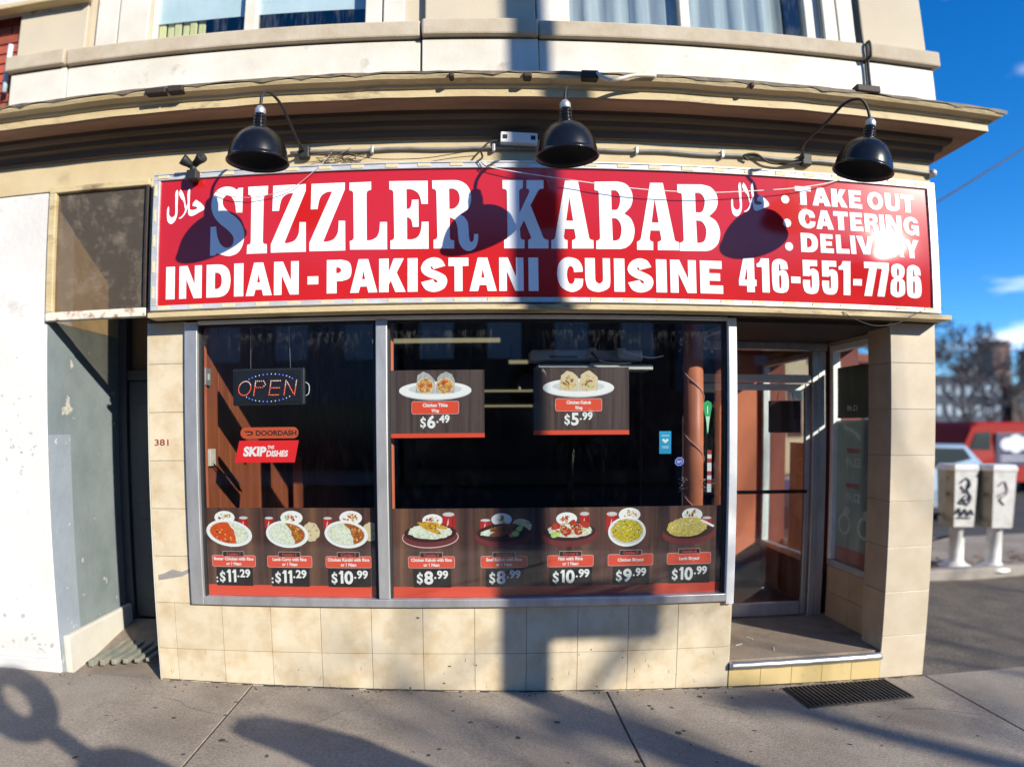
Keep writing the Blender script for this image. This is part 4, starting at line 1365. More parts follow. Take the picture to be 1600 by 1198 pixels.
def split_plate(m, x, z, rx, rz, left, right, k, rot=-0.12):
    lay(m, ellipse(x, z, rx, rz, 44, rot), k, PWHITE)
    lay(m, ellipse(x, z + rz * .02, rx * .86, rz * .82, 40, rot), k + 1, PGREY)
    lay(m, ellipse(x, z + rz * .03, rx * .83, rz * .78, 40, rot), k + 2, right)
    e = ellipse(x, z + rz * .03, rx * .83, rz * .78, 40, rot)
    n = len(e)
    # left food with a diagonal, ragged boundary
    rng = random.Random(int(x * 1000))
    arc = [e[i % n] for i in range(11, 34)]
    a, b = arc[-1], arc[0]
    cut = [(a[0] + (b[0] - a[0]) * t + rng.uniform(-.05, .05) * rx + rx * .10 * math.sin(t * 3.1), a[1] + (b[1] - a[1]) * t) for t in (0.15, .3, .45, .6, .75, .9)]
    lay(m, arc + cut, k + 3, left)
    tone = {CURRYR: [GLOSSP, CURRYB, CURRYR, CHAR], CURRYB: [SAFF, CURRYB, GLOSSP, CHAR, KEBABB], RICE: [RICE_W, RICE_D, RICE_W, GOLD]}
    mid = lambda pz: (a[0] + b[0]) / 2 + ((pz - (a[1] + b[1]) / 2) / (b[1] - a[1] + 1e-9)) * (b[0] - a[0]) + rx * .05
    cxl = lambda px, pz: px < mid(pz) - rx * .08
    cxr = lambda px, pz: px > mid(pz) + rx * .12
    for side, mm in ((cxl, left), (cxr, right)):
        big = mm is not RICE
        speckle(m, x, z + rz * .03, rx * .80, rz * .74, 26 if big else 70, tone[mm], .004 if big else .0025, .011 if big else .0055, k + 4, rng, side)

def banner(m, x, z, w, h, lines, k=4):
    lay(m, rrect(x - w / 2, x + w / 2, z - h / 2, z + h / 2, h * .16), k, PINK)
    e = 0.0022
    lay(m, rrect(x - w / 2 + e, x + w / 2 - e, z - h / 2 + e, z + h / 2 - e, h * .14), k + 1, PRED)
    n = len(lines)
    for i, t in enumerate(lines):
        zz = z + (h * 0.07 if n == 2 else -h * .12) - (i * h * 0.42 if n == 2 else 0)
        text(m, t, x, zz, h * .27, PY - DL * (k + 2), PWHITE, 0.035, 'c', min(w * .93, len(t) * h * .148))

def tagbox(m, x, z, w, h, t, k=7):
    lay(m, rrect(x - w / 2, x + w / 2, z - h / 2, z + h / 2, h * .12), k, PINK)
    e = 0.0022
    lay(m, rrect(x - w / 2 + e, x + w / 2 - e, z - h / 2 + e, z + h / 2 - e, h * .1), k + 1, PBLACK)
    text(m, t, x, z - h * .26, h * .52, PY - DL * (k + 2), mat('print_red_text', (0.62, 0.05, 0.04), 0.4), 0.03)

def dollar(m, x, z, h, y, mm):
    w = text(m, 'S', x, z, h, y, mm, 0.035, 'l')
    b = h * 0.075
    for z0, z1 in ((z - h * .17, z + h * .04), (z + h * .93, z + h * 1.14)):
        m.poly([[(x + w / 2 - b, z0), (x + w / 2 + b, z0), (x + w / 2 + b, z1), (x + w / 2 - b, z1)]], y, mm)
    return w

def digits(m, t, x, z, h, y, mm):
    x0 = x
    for ch in t:
        if ch == '1':
            glyph(m, 'd1', x + h * .02, x + h * .36, z, z + h * 1.0, y, mm, 0)
            x += h * .44
        else:
            x += text(m, ch, x, z, h, y, mm, 0.035, 'l') + h * .07
    return x - x0 - h * .07

def price(m, x, z, h, dollars, cents, box=True, ghost=0):
    """$ + big digits + raised cents, centred on x, baseline z, big digits h tall"""
    mb_ = MB()
    def wid(t, hh):
        b = text_outline(t, 0.035)[2]
        return (b[1] - b[0]) * hh / 0.73
    g = h * 0.09
    dw_ = sum(h * .44 if ch == '1' else wid(ch, h) + h * .07 for ch in dollars) - h * .07
    W = wid('S', h * .74) + g + dw_ + g * .8 + wid('.', h * .62) + g * .6 + wid(cents, h * .62)
    if box:
        lay(m, [(x - W / 2 - h * .25, z - h * .28), (x + W / 2 + h * .22, z - h * .28), (x + W / 2 + h * .22, z + h * 1.15), (x - W / 2 - h * .25, z + h * 1.15)], 6, PBLACK)
    p = x - W / 2
    y = PY - DL * 8
    for q in range(ghost):
        text(m, ':', p - h * .30 + q * .0, z, h * .62, y, PWHITE, 0.03, 'l')
    p += dollar(m, p, z + h * .06, h * .74, y, PWHITE) + g
    p += digits(m, dollars, p, z, h, y, PWHITE) + g * .8
    p += text(m, '.', p, z + h * .42, h * .62, y, PWHITE, 0.035, 'l') + g * .6
    text(m, cents, p, z + h * .42, h * .62, y, PWHITE, 0.035, 'l')

def poster(name, x0, x1, z0, z1, stripe, wood, label, cat='poster', group=None):
    m = MB()
    m.box(x0, x1, PY, PY + 0.002, z0, z1, wood)
    lay(m, [(x0, z0), (x1, z0), (x1, stripe), (x0, stripe)], 1, PRED)
    return tag(m.build(name), label, cat, group)

P1 = poster('menu_poster', -1.699, -0.604, 0.604, 1.155, 0.671, WOODP, 'wide wood-print poster with three combo plates, left of the mullion', 'poster', 'combo menu posters')
P2 = poster('menu_poster', -0.500, 1.534, 0.604, 1.150, 0.668, WOODP, 'long wood-print poster with five combo meals, right of the mullion', 'poster', 'combo menu posters')
P3 = poster('wrap_poster', -0.500, 0.063, 1.577, 1.983, 1.603, PALEWOOD, 'square poster of a chicken tikka wrap priced 6.49, beside the mullion', 'poster', 'wrap posters')
P4 = poster('wrap_poster', 0.358, 0.942, 1.590, 1.998, 1.617, PALEWOOD, 'square poster of a chicken kabob wrap priced 5.99, under the wall unit', 'poster', 'wrap posters')

def combo(parent, x, n, lines, dollars, cents, kind, zb=0.604, ghost=0):
    rng = random.Random(n * 17)
    m = MB()
    z = zb + 0.392
    if kind == 'plate_l':
        salad(m, x - 0.045, z + 0.098, 0.066, 1, rng)
        can(m, x + 0.078, z + 0.062, 0.060, 0.078, 1)
        split_plate(m, x - 0.018, z, 0.150, 0.083, CURRYR, RICE, 6, -0.15)
    elif kind == 'plate_r':
        salad(m, x + 0.025, z + 0.098, 0.070, 1, rng)
        can(m, x - 0.118, z + 0.065, 0.056, 0.07, 1)
        lay(m, ellipse(x + 0.145, z + 0.012, 0.055, 0.058, 22, 0.3, jit=.08, rng=rng), 2, NAAN)
        split_plate(m, x - 0.005, z - 0.004, 0.135, 0.084, RICE, CURRYB, 6, -0.1)
    elif kind == 'biryani':
        salad(m, x - 0.005, z + 0.105, 0.068, 1, rng)
        can(m, x - 0.115, z + 0.06, 0.07, 0.115, 1)
        lay(m, ellipse(x - 0.02, z, 0.118, 0.092, 40), 6, PWHITE)
        lay(m, ellipse(x - 0.02, z + .002, 0.104, 0.08, 40), 7, PGREY)
        lay(m, ellipse(x - 0.02, z + 0.006, 0.096, 0.072, 40, 0, jit=.05, rng=rng), 8, BIRY)
        speckle(m, x - 0.02, z + .006, .096, .072, 110, [GOLD, SAFF, RICE_D, BIRY, CHAR, GOLD, LETT], .003, .007, 9, rng)
    else:
        # oval sizzler platter on a wooden base
        if kind == 'kebab_y':
            salad(m, x + 0.015, z + 0.082, 0.062, 1, rng)
            can(m, x + 0.112, z + 0.07, 0.076, 0.11, 1)
        elif kind == 'kebab_b':
            salad(m, x - 0.010, z + 0.085, 0.062, 1, rng)
            can(m, x - 0.108, z + 0.05, 0.064, 0.07, 1)
            lay(m, ellipse(x + 0.115, z + 0.05, 0.06, 0.038, 20, -0.3, jit=.08, rng=rng), 3, NAAN)
        elif kind == 'fish':
            salad(m, x - 0.02, z + 0.085, 0.064, 1, rng)
            can(m, x + 0.09, z + 0.07, 0.062, 0.10, 1)
        else:
            salad(m, x + 0.02, z + 0.098, 0.066, 1, rng)
            can(m, x + 0.115, z + 0.045, 0.062, 0.072, 1)
        lay(m, ellipse(x, z - 0.022, 0.172, 0.066, 40, 0.03), 5, PINK if kind == 'kebab_y' else PLATTERW)
        lay(m, ellipse(x, z - 0.021, 0.167, 0.061, 40, 0.03), 6, PLATTERW)
        lay(m, ellipse(x, z + 0.004, 0.158, 0.056, 40, 0.03), 7, PLATTER)
        if kind == 'lamb':
            lay(m, ellipse(x - 0.012, z + 0.022, 0.128, 0.060, 40, 0.05, jit=.05, rng=rng), 8, BIRYP)
            speckle(m, x - .012, z + .022, .126, .058, 110, [GOLD, RICE_W, BIRYP, SAFF, RICE_D], .003, .007, 9, rng)
            lay(m, [(x + 0.07, z + 0.06), (x + 0.085, z + 0.068), (x + 0.165, z + 0.028), (x + 0.155, z + 0.018)], 9, PWHITE)
        elif kind == 'kebab_b':
            lay(m, ellipse(x - 0.085, z + 0.005, 0.055, 0.022, 18, 0.1, jit=.15, rng=rng), 8, RICE)
            for q in range(2):
                lay(m, ellipse(x + 0.0, z + 0.035 - q * .03, 0.085, 0.018, 22, 0.22), 9, KEBABB)
            speckle(m, x, z + .02, .085, .03, 34, [CHAR, KEBABB, CURRYB, KEBABB], .004, .010, 9.5, rng)
            lay(m, ellipse(x + 0.075, z - 0.002, 0.022, 0.018, 14), 11, LETT)
            lay(m, ellipse(x + 0.10, z + 0.03, 0.024, 0.016, 10, 0.5, jit=.2, rng=rng), 10, LETT)
            lay(m, ellipse(x + 0.05, z - 0.012, 0.016, 0.012, 10), 10, CARROT)
        else:
            lay(m, ellipse(x + 0.0, z + 0.012, 0.135, 0.044, 40, 0.0, jit=.06, rng=rng), 8, RICE)
            speckle(m, x, z + .012, .13, .042, 80, [RICE_W, RICE_D, RICE_W, GOLD], .0025, .0055, 8.2, rng)
            if kind == 'kebab_y':
                lay(m, ellipse(x - 0.005, z + 0.035, 0.080, 0.016, 22, -0.45), 9, KEBABY)
                lay(m, ellipse(x + 0.03, z + 0.052, 0.075, 0.015, 22, -0.25), 10, KEBABY)
                speckle(m, x + .01, z + .043, .07, .02, 22, [SAFF, CHAR, GOLD, CURRYB], .003, .007, 10.5, rng)
            else:
                for dx, dz, s in ((-0.03, 0.01, .04), (0.05, 0.02, .036), (-0.085, 0.04, .03), (0.02, 0.05, .03), (0.09, .05, .03)):
                    lay(m, ellipse(x + dx, z + dz, s, s * .75, 12, rng.uniform(0, 3), jit=.2, rng=rng), 9, FISHR)
                speckle(m, x, z + .025, .11, .035, 44, [FISHR, CURRYB, GLOSSP, CARROT, NAAN, LETT], .004, .010, 10, rng)
                lay(m, ellipse(x - 0.085, z - 0.008, 0.03, 0.02, 10, .4, jit=.2, rng=rng), 10, LETT)
    m.build('meal_picture', parent)
    m = MB()
    banner(m, x + 0.005, zb + 0.217, 0.285, 0.073, lines)
    tagbox(m, x + 0.005, zb + 0.262, 0.140, 0.034, 'Combo %d' % n, 10)
    m.build('name_banner', parent)
    m = MB()
    price(m, x + 0.010, zb + 0.083, 0.080, dollars, cents, True, ghost)
    m.build('price_tag', parent)

combo(P1, -1.511, 1, ('Butter Chicken with Rice', 'or 1 Naan'), '11', '29', 'plate_l', ghost=1)
combo(P1, -1.150, 2, ('Lamb Curry with Rice', 'or 1 Naan'), '11', '29', 'plate_r', ghost=1)
combo(P1, -0.780, 3, ('Chicken Karahi with Rice', 'or 1 Naan'), '10', '99', 'plate_r')
combo(P2, -0.270, 4, ('Chicken Kabob with Rice', 'or 1 Naan'), '8', '99', 'kebab_y')
combo(P2, 0.172, 5, ('Beef Kabob with Rice', 'or 1 Naan'), '8', '99', 'kebab_b')
combo(P2, 0.578, 6, ('Fish with Rice', 'or 1 Naan'), '10', '99', 'fish')
combo(P2, 0.952, 7, ('Chicken Biryani',), '9', '99', 'biryani')
combo(P2, 1.325, 8, ('Lamb Biryani',), '10', '99', 'lamb')

def wrap_art(parent, x, z0, lines, dollars, cents, fill, foil):
    m = MB()
    z = z0 + 0.285
    lay(m, ellipse(x, z - .004, 0.218, 0.056, 48), 1, PGREY)
    lay(m, ellipse(x, z, 0.217, 0.053, 48), 2, PWHITE)
    lay(m, ellipse(x, z + .006, 0.160, 0.030, 40), 3, PGREY)
    rng = random.Random(9)
    for s in (-1, 1):
        cx = x + s * 0.060
        top = [(cx - .058, z - .016), (cx + .056, z - .018), (cx + .058, z + .060)]
        top += [(cx + .058 - .116 * t, z + .060 + .040 * math.sin(t * 3.14) + (.020 * t if s < 0 else .020 * (1 - t)) * (1 if foil else 0) + rng.uniform(-.004, .004)) for t in (.15, .3, .45, .6, .75, .9)]
        lay(m, top, 4, FOIL if foil else NAAN)
        lay(m, ellipse(cx, z + 0.026, 0.054, 0.048, 24, 0.2 * s, jit=.05, rng=rng), 5, NAAN)
        lay(m, ellipse(cx, z + 0.025, 0.047, 0.041, 24, 0.2 * s, jit=.12, rng=rng), 6, fill)
        for q in range(9):
            a, d = rng.uniform(0, 6.28), rng.uniform(.1, .8)
            lay(m, ellipse(cx + .04 * d * math.cos(a), z + .025 + .034 * d * math.sin(a), rng.uniform(.005, .012), rng.uniform(.004, .009), 7, rng.uniform(0, 3)), 7 + q % 3, rng.choice([CURRYR, NAAN, KEBABY] if foil else [KEBABB, LETT, KEBABY, NAAN]))
    m.build('meal_picture', parent)
    m = MB()
    banner(m, x, z0 + 0.180, 0.285, 0.078, lines)
    m.build('name_banner', parent)
    m = MB()
    price(m, x - 0.002, z0 + 0.060, 0.074, dollars, cents, False)
    m.build('price_tag', parent)
wrap_art(P3, -0.232, 1.577, ('Chicken Tikka', 'Wrap'), '6', '49', WRAPM, True)
wrap_art(P4, 0.632, 1.590, ('Chicken Kabob', 'Wrap'), '5', '99', WRAPK, False)

# delivery stickers, security stickers
m = MB()
OR2 = mat('sticker_orange', (0.56, 0.085, 0.03), 0.45)
DK = mat('sticker_dark_brown', (0.06, 0.02, 0.015), 0.45)
m.poly([rrect(-1.438, -1.070, 1.581, 1.650, 0.033, 8)], PY, OR2, 0.001)
text(m, 'DOORDASH', -1.082, 1.600, 0.031, PY - .0006, DK, 0.035, 'r', 0.258)
m.poly([[(-1.415, 1.628), (-1.372, 1.628), (-1.360, 1.622), (-1.356, 1.612), (-1.362, 1.603), (-1.374, 1.600), (-1.392, 1.600), (-1.399, 1.607), (-1.374, 1.607), (-1.368, 1.611), (-1.368, 1.616), (-1.376, 1.619), (-1.406, 1.619)]], PY - .0004, DK)
tag(m.build('delivery_sticker'), 'rounded orange delivery sticker with dark lettering on the window', 'sticker')
m = MB()
m.poly([[(-1.480, 1.434), (-1.096, 1.434), (-1.068, 1.569), (-1.446, 1.569)]], PY, mat('sticker_red', (0.80, 0.02, 0.025), 0.45), 0.001)
text(m, 'SKIP', -1.425, 1.476, 0.056, PY - .0004, PWHITE, 0.05, 'l', 0.145, slant=0.16)
text(m, 'THE', -1.268, 1.518, 0.020, PY - .0004, PWHITE, 0.03, 'l', 0.042, slant=0.16)
text(m, 'DISHES', -1.276, 1.472, 0.036, PY - .0004, PWHITE, 0.04, 'l', 0.135, slant=0.16)
tag(m.build('delivery_sticker'), 'bright red slanted delivery sticker with white lettering on the window', 'sticker')
m = MB()
m.poly([[(1.131, 1.471), (1.206, 1.471), (1.206, 1.609), (1.131, 1.609)]], PY, mat('sticker_turquoise', (0.01, 0.32, 0.58), 0.4), 0.001)
m.poly([[(1.168, 1.535), (1.150, 1.552), (1.152, 1.562), (1.162, 1.562), (1.169, 1.553), (1.176, 1.562), (1.186, 1.562), (1.188, 1.552)]], PY - .0004, PWHITE)
m.box(1.145, 1.193, PY - .0006, PY - .0003, 1.514, 1.517, PWHITE)
m.box(1.150, 1.188, PY - .0006, PY - .0003, 1.506, 1.509, PWHITE)
m.box(1.145, 1.193, PY - .0006, PY - .0003, 1.581, 1.584, PWHITE)
tag(m.build('window_sticker'), 'tall turquoise sticker with a white bird-like mark on the glass', 'sticker')
m = MB()
m.poly([ellipse(1.259, 1.423, 0.034, 0.030, 8, 0.39)], PY, mat('sticker_blue', (0.01, 0.05, 0.42), 0.4), 0.001)
m.poly([ellipse(1.259, 1.423, 0.028, 0.0245, 8, 0.39), ellipse(1.259, 1.423, 0.0255, 0.022, 8, 0.39)], PY - .0004, PWHITE)
text(m, 'ADT', 1.259, 1.414, 0.017, PY - .0004, PWHITE, 0.03, 'c', 0.034)
tag(m.build('security_sticker'), 'small round blue security sticker on the glass beside the pipe', 'sticker')
m = MB()
GRN = mat('sticker_green', (0.01, 0.38, 0.12), 0.4)
m.poly([[(1.435, 1.594), (1.444, 1.594), (1.449, 1.66), (1.466, 1.755), (1.463, 1.785), (1.438, 1.797), (1.414, 1.785), (1.411, 1.755), (1.431, 1.66)]], PY, GRN, 0.001)
m.poly([[(1.437, 1.606), (1.442, 1.606), (1.453, 1.70), (1.428, 1.70)]], PY - .0004, mat('sticker_pale_green', (0.55, 0.75, 0.55), 0.4))
m.box(1.4355, 1.4415, PY - .0006, PY - .0003, 1.715, 1.762, PWHITE)
tag(m.build('window_sticker'), 'green flame-shaped sticker tapering to a point on the glass', 'sticker')
m = MB()
RB = mat('sticker_brick_red', (0.42, 0.04, 0.03), 0.45)
z = 1.232
for k, mm in enumerate((PWHITE, PWHITE, RB, PWHITE, RB, PWHITE, PWHITE, RB, PWHITE, RB)):
    m.box(1.438, 1.465, PY, PY + .001, z, z + 0.0255, mm)
    z += 0.026
tag(m.build('height_strip'), 'narrow red and white height strip on the glass by the window edge', 'sticker')
m = MB()
text(m, '381', -1.946, 1.545, 0.040, -0.0012, mat('number_maroon', (0.20, 0.015, 0.02), 0.5), 0.012, 'c', 0.094)
tag(m.build('house_number'), 'maroon house number 381 on the tiled pilaster', 'number')

# LED open sign, hung behind the glass
OS = thing('open_sign', 'black LED sign reading OPEN, hung on chains behind the glass', 'sign', (-1.29, 0.12, 1.785))
m = MB()
m.box(-1.522, -1.054, 0.125, 0.165, 1.788, 2.020, mat('black_sign_case', (0.018, 0.019, 0.022), 0.45), 0.008)
m.box(-1.508, -1.068, 0.119, 0.1245, 1.802, 2.006, mat('black_sign_panel', (0.013, 0.013, 0.016), 0.35), 0.002)
m.build('case', OS)
LR = mat('red_led', (0.5, 0.05, 0.03), 0.3, emit=(1.0, 0.16, 0.07), estr=0.9)
LRW = mat('pale_red_led', (0.6, 0.3, 0.28), 0.3, emit=(1.0, 0.62, 0.55), estr=0.7)
LB = mat('blue_led', (0.05, 0.08, 0.6), 0.3, emit=(0.08, 0.16, 1.0), estr=1.6)
LBW = mat('pale_blue_led', (0.4, 0.5, 0.7), 0.3, emit=(0.6, 0.75, 1.0), estr=0.6)
def led(mb, x, z, mm, r=0.0034):
    mb.lathe([(0.0, r * .8), (r * .7, r * .6), (r, 0.0)], mm, 8, Matrix.Translation((x, 0.1188, z)) @ Matrix.Rotation(R(90), 4, 'X'))
m = MB()
def dots(pl, n, sl=0.14):
    out = []
    L_ = [math.dist(a, b) for a, b in zip(pl[:-1], pl[1:])]
    T_ = sum(L_)
    for k in range(n):
        d = T_ * k / max(1, n - 1)
        for (a, b), l in zip(zip(pl[:-1], pl[1:]), L_):
            if d <= l + 1e-9:
                t = d / l if l else 0
                out.append((a[0] + (b[0] - a[0]) * t, a[1] + (b[1] - a[1]) * t))
                break
            d -= l
    return out
zb_, zt_ = 1.852, 1.940
H_ = zt_ - zb_
def put(pl, n):
    for x, z in dots(pl, n):
        xx = x + (z - zb_) * 0.16
        led(m, xx, z, LRW if z > zb_ + H_ * .62 else LR)
LET = [[([(-1.447 + 0.040 * math.cos(t), (zb_ + zt_) / 2 + H_ / 2 * math.sin(t)) for t in [2 * math.pi * k / 40 for k in range(41)]], 27)],
       [([(-1.382, zb_), (-1.382, zt_)], 10), ([(-1.370, zt_), (-1.330, zt_), (-1.315, zt_ - .022), (-1.330, zb_ + .048), (-1.372, zb_ + .048)], 11)],
       [([(-1.282, zb_), (-1.282, zt_)], 10)] + [([(-1.270, zz), (-1.222, zz)], 6) for zz in (zb_, zb_ + H_ / 2, zt_)],
       [([(-1.185, zb_), (-1.185, zt_)], 10), ([(-1.175, zt_ - .01), (-1.128, zb_ + .01)], 9), ([(-1.118, zb_), (-1.118, zt_)], 10)]]
for strokes in LET:
    m = MB()
    for st_ in strokes:
        put(*st_)
    m.build('letter_leds', OS)
for sg in (1, -1):
    m = MB()
    for k in range(44):
        t = 2 * math.pi * k / 44
        z = 1.897 + 0.086 * math.sin(t)
        x = -1.280 + 0.185 * math.cos(t)
        if math.sin(t) * sg > 0.62:
            led(m, x + (z - 1.897) * .16, z, LB if k % 4 in (0, 1) else LBW)
    m.build('arc_leds', OS)
for x0, x1 in ((-1.41, -1.405), (-1.15, -1.175)):
    m = MB()
    m.tube([(x0, 0.145, 2.018), (x1, 0.145, 2.70)], 0.0028, GREYM, 6)
    m.build('hanging_chain', OS)
m = MB()
m.tube(smooth_line([(-1.054, 0.145, 1.93), (-1.03, 0.14, 1.91), (-1.032, 0.14, 1.86), (-1.054, 0.145, 1.845)], 6), 0.003, WHITEW, 6)
m.build('power_lead', OS)
# ------------------------------------------------------------------ things inside the shop
ac = thing('wall_unit', 'pale grey air conditioner hung inside above the kabob poster', 'air conditioner', (0.75, 0.46, 2.0))
ACG = mat('pale_grey_plastic', (0.62, 0.64, 0.64), 0.5, var=(0.52, 0.54, 0.54), vscale=5)
m = MB()
m.box(0.375, 1.123, 0.37, 0.56, 2.072, 2.146, ACG, 0.015)
m.build('casing', ac)
m = MB()
m.box(0.42, 1.182, 0.34, 0.52, 2.012, 2.046, ACG, 0.005)
m.box(0.76, 0.95, 0.33, 0.339, 2.000, 2.055, ACG, 0.003)
m.build('tray', ac)
m = MB()
m.box(0.50, 0.68, 0.364, 0.369, 2.090, 2.104, mat('dark_print', (0.08, 0.08, 0.085), 0.5))
m.build('label_strip', ac)
for x in (0.745, 0.935):
    m = MB()
    m.box(x, x + 0.055, 0.30, 0.36, 2.085, 2.15, WHITE, 0.006)
    m.build('bracket', ac)
wire('cable', [(0.76, 0.29, 2.12), (0.82, 0.28, 2.06), (0.92, 0.28, 2.045), (1.02, 0.29, 2.05)], 0.006, BLACKP, 'black cable drooping under the indoor air conditioner')
wire('cable', [(0.97, 0.29, 2.13), (1.06, 0.28, 2.10), (1.16, 0.28, 2.085), (1.24, 0.30, 2.10)], 0.005, WHITEW, 'white cable running right from the indoor air conditioner')
LAMPY = mat('fluorescent_tube', (0.4, 0.4, 0.26), 0.4, emit=(1.0, 0.86, 0.5), estr=0.2)
for (x0, x1, y, z), lb in (((0.11, 0.72, 4.0, 2.087), 'dim yellow ceiling tube deep in the dark shop, upper one'), ((-0.05, 0.72, 4.05, 1.905), 'dim yellow ceiling tube deep in the dark shop, lower one'), ((0.43, 0.66, 4.0, 2.44), 'short bright ceiling panel deep in the dark shop'),
                           ((-0.95, 0.25, 2.2, 2.46), 'long dim ceiling tube just inside the window head')):
    t = thing('ceiling_light', lb, 'light', ((x0 + x1) / 2, y, z), 'lights inside the dark shop')
    m = MB()
    m.tube([(x0, y, z), (x1, y, z)], 0.011 if z < 2.43 else 0.022, LAMPY, 10)
    m.build('tube', t)
    m = MB()
    m.box(x0 - 0.02, x1 + 0.02, y + 0.02, y + 0.05, z + 0.02, z + 0.05, DARKBROWN, 0.004)
    m.tube([(x0 + .02, y + .035, z + 0.05), (x0 + .02, y + .035, 2.69)], 0.004, BLACKP, 5)
    m.tube([(x1 - .02, y + .035, z + 0.05), (x1 - .02, y + .035, 2.69)], 0.004, BLACKP, 5)
    m.build('fitting', t)
SILV = mat('silver_tinsel', (0.72, 0.70, 0.68), 0.25, 0.7)
tn = MB()
pts = []
for k in range(150):
    a = 0.125 * k + 1.0
    pts.append((1.478 + 0.070 * math.cos(a), 0.40 - 0.070 * math.sin(a), 1.05 + 0.0082 * k))
tn.tube(pts, 0.0035, mat('pink_ribbon', (0.70, 0.42, 0.38), 0.4), 6)
rng = random.Random(31)
for zc, w_ in ((2.20, 0.05), (1.25, 0.045)):
    for k in range(46):
        a = rng.uniform(0, 6.28)
        p0 = Vector((1.478 + 0.068 * math.cos(a), 0.40 + 0.068 * math.sin(a), zc + rng.uniform(-w_, w_)))
        d = Vector((math.cos(a), math.sin(a), rng.uniform(-1, .6))) * rng.uniform(0.01, 0.035)
        tn.add([p0, p0 + d + Vector((0, 0, 0.012)), p0 + d], [(0, 1, 2)], SILV)
tn.tube(smooth_line([(1.54, 0.36, 2.21), (1.56, 0.30, 2.20), (1.565, 0.28, 2.12)], 5), 0.006, SILV, 6)
tag(tn.build('tinsel_garland'), 'silver tinsel and pink ribbon wound round the orange pipe inside', 'garland')
for z, yy, lb in ((1.975, 0.10, 'small grey thermostat high on the panelled wall'), (1.46, 0.16, 'white light switch plate low on the panelled wall')):
    m = MB()
    m.box(-1.712, -1.690, yy, yy + 0.085, z - 0.055, z + 0.055, GREYM if z > 1.7 else WHITE, 0.004)
    m.box(-1.690, -1.686, yy + 0.03, yy + 0.055, z - 0.02, z + 0.02, WHITE, 0.002)
    tag(m.build('switch_plate'), lb, 'switch')
wire('cable', [(-1.69, 0.20, 1.42), (-1.685, 0.30, 1.36), (-1.66, 0.45, 1.30), (-1.66, 0.62, 1.20)], 0.006, BLACKP, 'thin cable hanging from the light switch on the panelled wall')
hb = thing('hanging_board', 'dark brown board hung on wires inside the glass door', 'sign', (2.44, 1.0, 1.57))
mt_ = Matrix.Translation((2.44, 1.0, 1.715)) @ Matrix.Rotation(R(-14), 4, 'Z')
m = MB()
m.box(-0.125, 0.125, -0.012, 0.012, -0.125, 0.125, mat('maroon_board', (0.060, 0.016, 0.012), 0.5), 0.006, mt_)
m.build('board', hb)
for dx in (-0.06, 0.075):
    m = MB()
    m.tube([mt_ @ Vector((dx, 0, 0.125)), mt_ @ Vector((dx * .4, 0, 0.30))], 0.0025, BLACKP, 5)
    m.build('hanging_wire', hb)

# posters on the outside of the side windows, seen from behind
BACKP = mat('poster_back', (0.36, 0.375, 0.335), 0.6, var=(0.31, 0.325, 0.29), vscale=4, transl=0.35)
BACKT = mat('poster_back_print', (0.92, 0.93, 0.88), 0.6, transl=0.5)
BACKR = mat('poster_back_red', (0.62, 0.20, 0.14), 0.6, transl=0.3)
BOARD = mat('menu_board_back', (0.045, 0.052, 0.042), 0.5, var=(0.09, 0.10, 0.06), vscale=3, stretch=(1, 7, 0.5))
def yz_place(x):
    return lambda a, b, yy: (x + yy, a, b)
sp1 = MB()
sp1.box(2.808, 2.811, 0.30, 0.835, 0.60, 1.685, BACKP)
sp1.poly([[(0.30, 0.60), (0.835, 0.60), (0.835, 0.72), (0.30, 0.72)]], -0.0006, BACKR, 0, lambda a, b, yy: (2.808 + yy, 1.135 - a, b))
spo = tag(sp1.build('window_poster'), 'tall pale menu poster seen from behind on the doorway side window', 'poster')
m = MB()
pm = lambda a, b, yy: (2.8072 + yy, a, b)
for zz in (1.34, 1.08):
    # reads backwards from this side
    text(m, 'S3.49', 0.62, zz, 0.066, 0, BACKT, 0.045, 'c', 0.20, pm, False)
    m.poly([[(0.700, zz - .012), (0.706, zz - .012), (0.706, zz + .08), (0.700, zz + .08)]], 0, BACKT, 0, lambda a, b, yy: (2.8070 + yy, 1.24 - a + 0.162, b))
    m.poly([[(0.53, zz + .10), (0.71, zz + .10), (0.71, zz + .135), (0.53, zz + .135)]], 0, BACKR, 0, lambda a, b, yy: (2.8072 + yy, 1.24 - a, b))
for yy_, zz in ((0.72, 0.90), (0.46, 0.90)):
    m.poly([ellipse(yy_, zz, 0.085, 0.085, 28), ellipse(yy_, zz, 0.06, 0.06, 28)], 0, BACKT, 0, lambda a, b, yy: (2.8072 + yy, 2 * yy_ - a, b))
    m.poly([ellipse(yy_ + .03, zz + .10, 0.045, 0.03, 16)], 0, BACKT, 0, lambda a, b, yy: (2.8070 + yy, 2 * yy_ - a, b))
each(m, 'back_print', spo)
m = MB()
m.box(2.782, 2.795, 0.30, 0.80, 1.700, 2.085, BOARD, 0.003)
text(m, '12.49', 0.60, 1.755, 0.04, 0, BACKT, 0.02, 'c', 0.13, lambda a, b, yy: (2.7815 + yy, a, b), False)
tag(m.build('menu_board'), 'dark menu board hung in the upper part of the doorway side window', 'menu board')
m = MB()
m.box(2.808, 2.811, 1.22, 1.62, 0.56, 1.50, mat('dark_poster_back', (0.060, 0.026, 0.022), 0.5, transl=0.25))
pm2 = lambda yy_: (lambda a, b, yy: (2.8074 + yy, 2 * yy_ - a, b))
m.poly([ellipse(1.42, 1.30, 0.09, 0.075, 24), ellipse(1.42, 1.30, 0.07, 0.055, 24)], 0, mat('dim_print', (0.12, 0.10, 0.09), 0.5), 0, pm2(1.42))
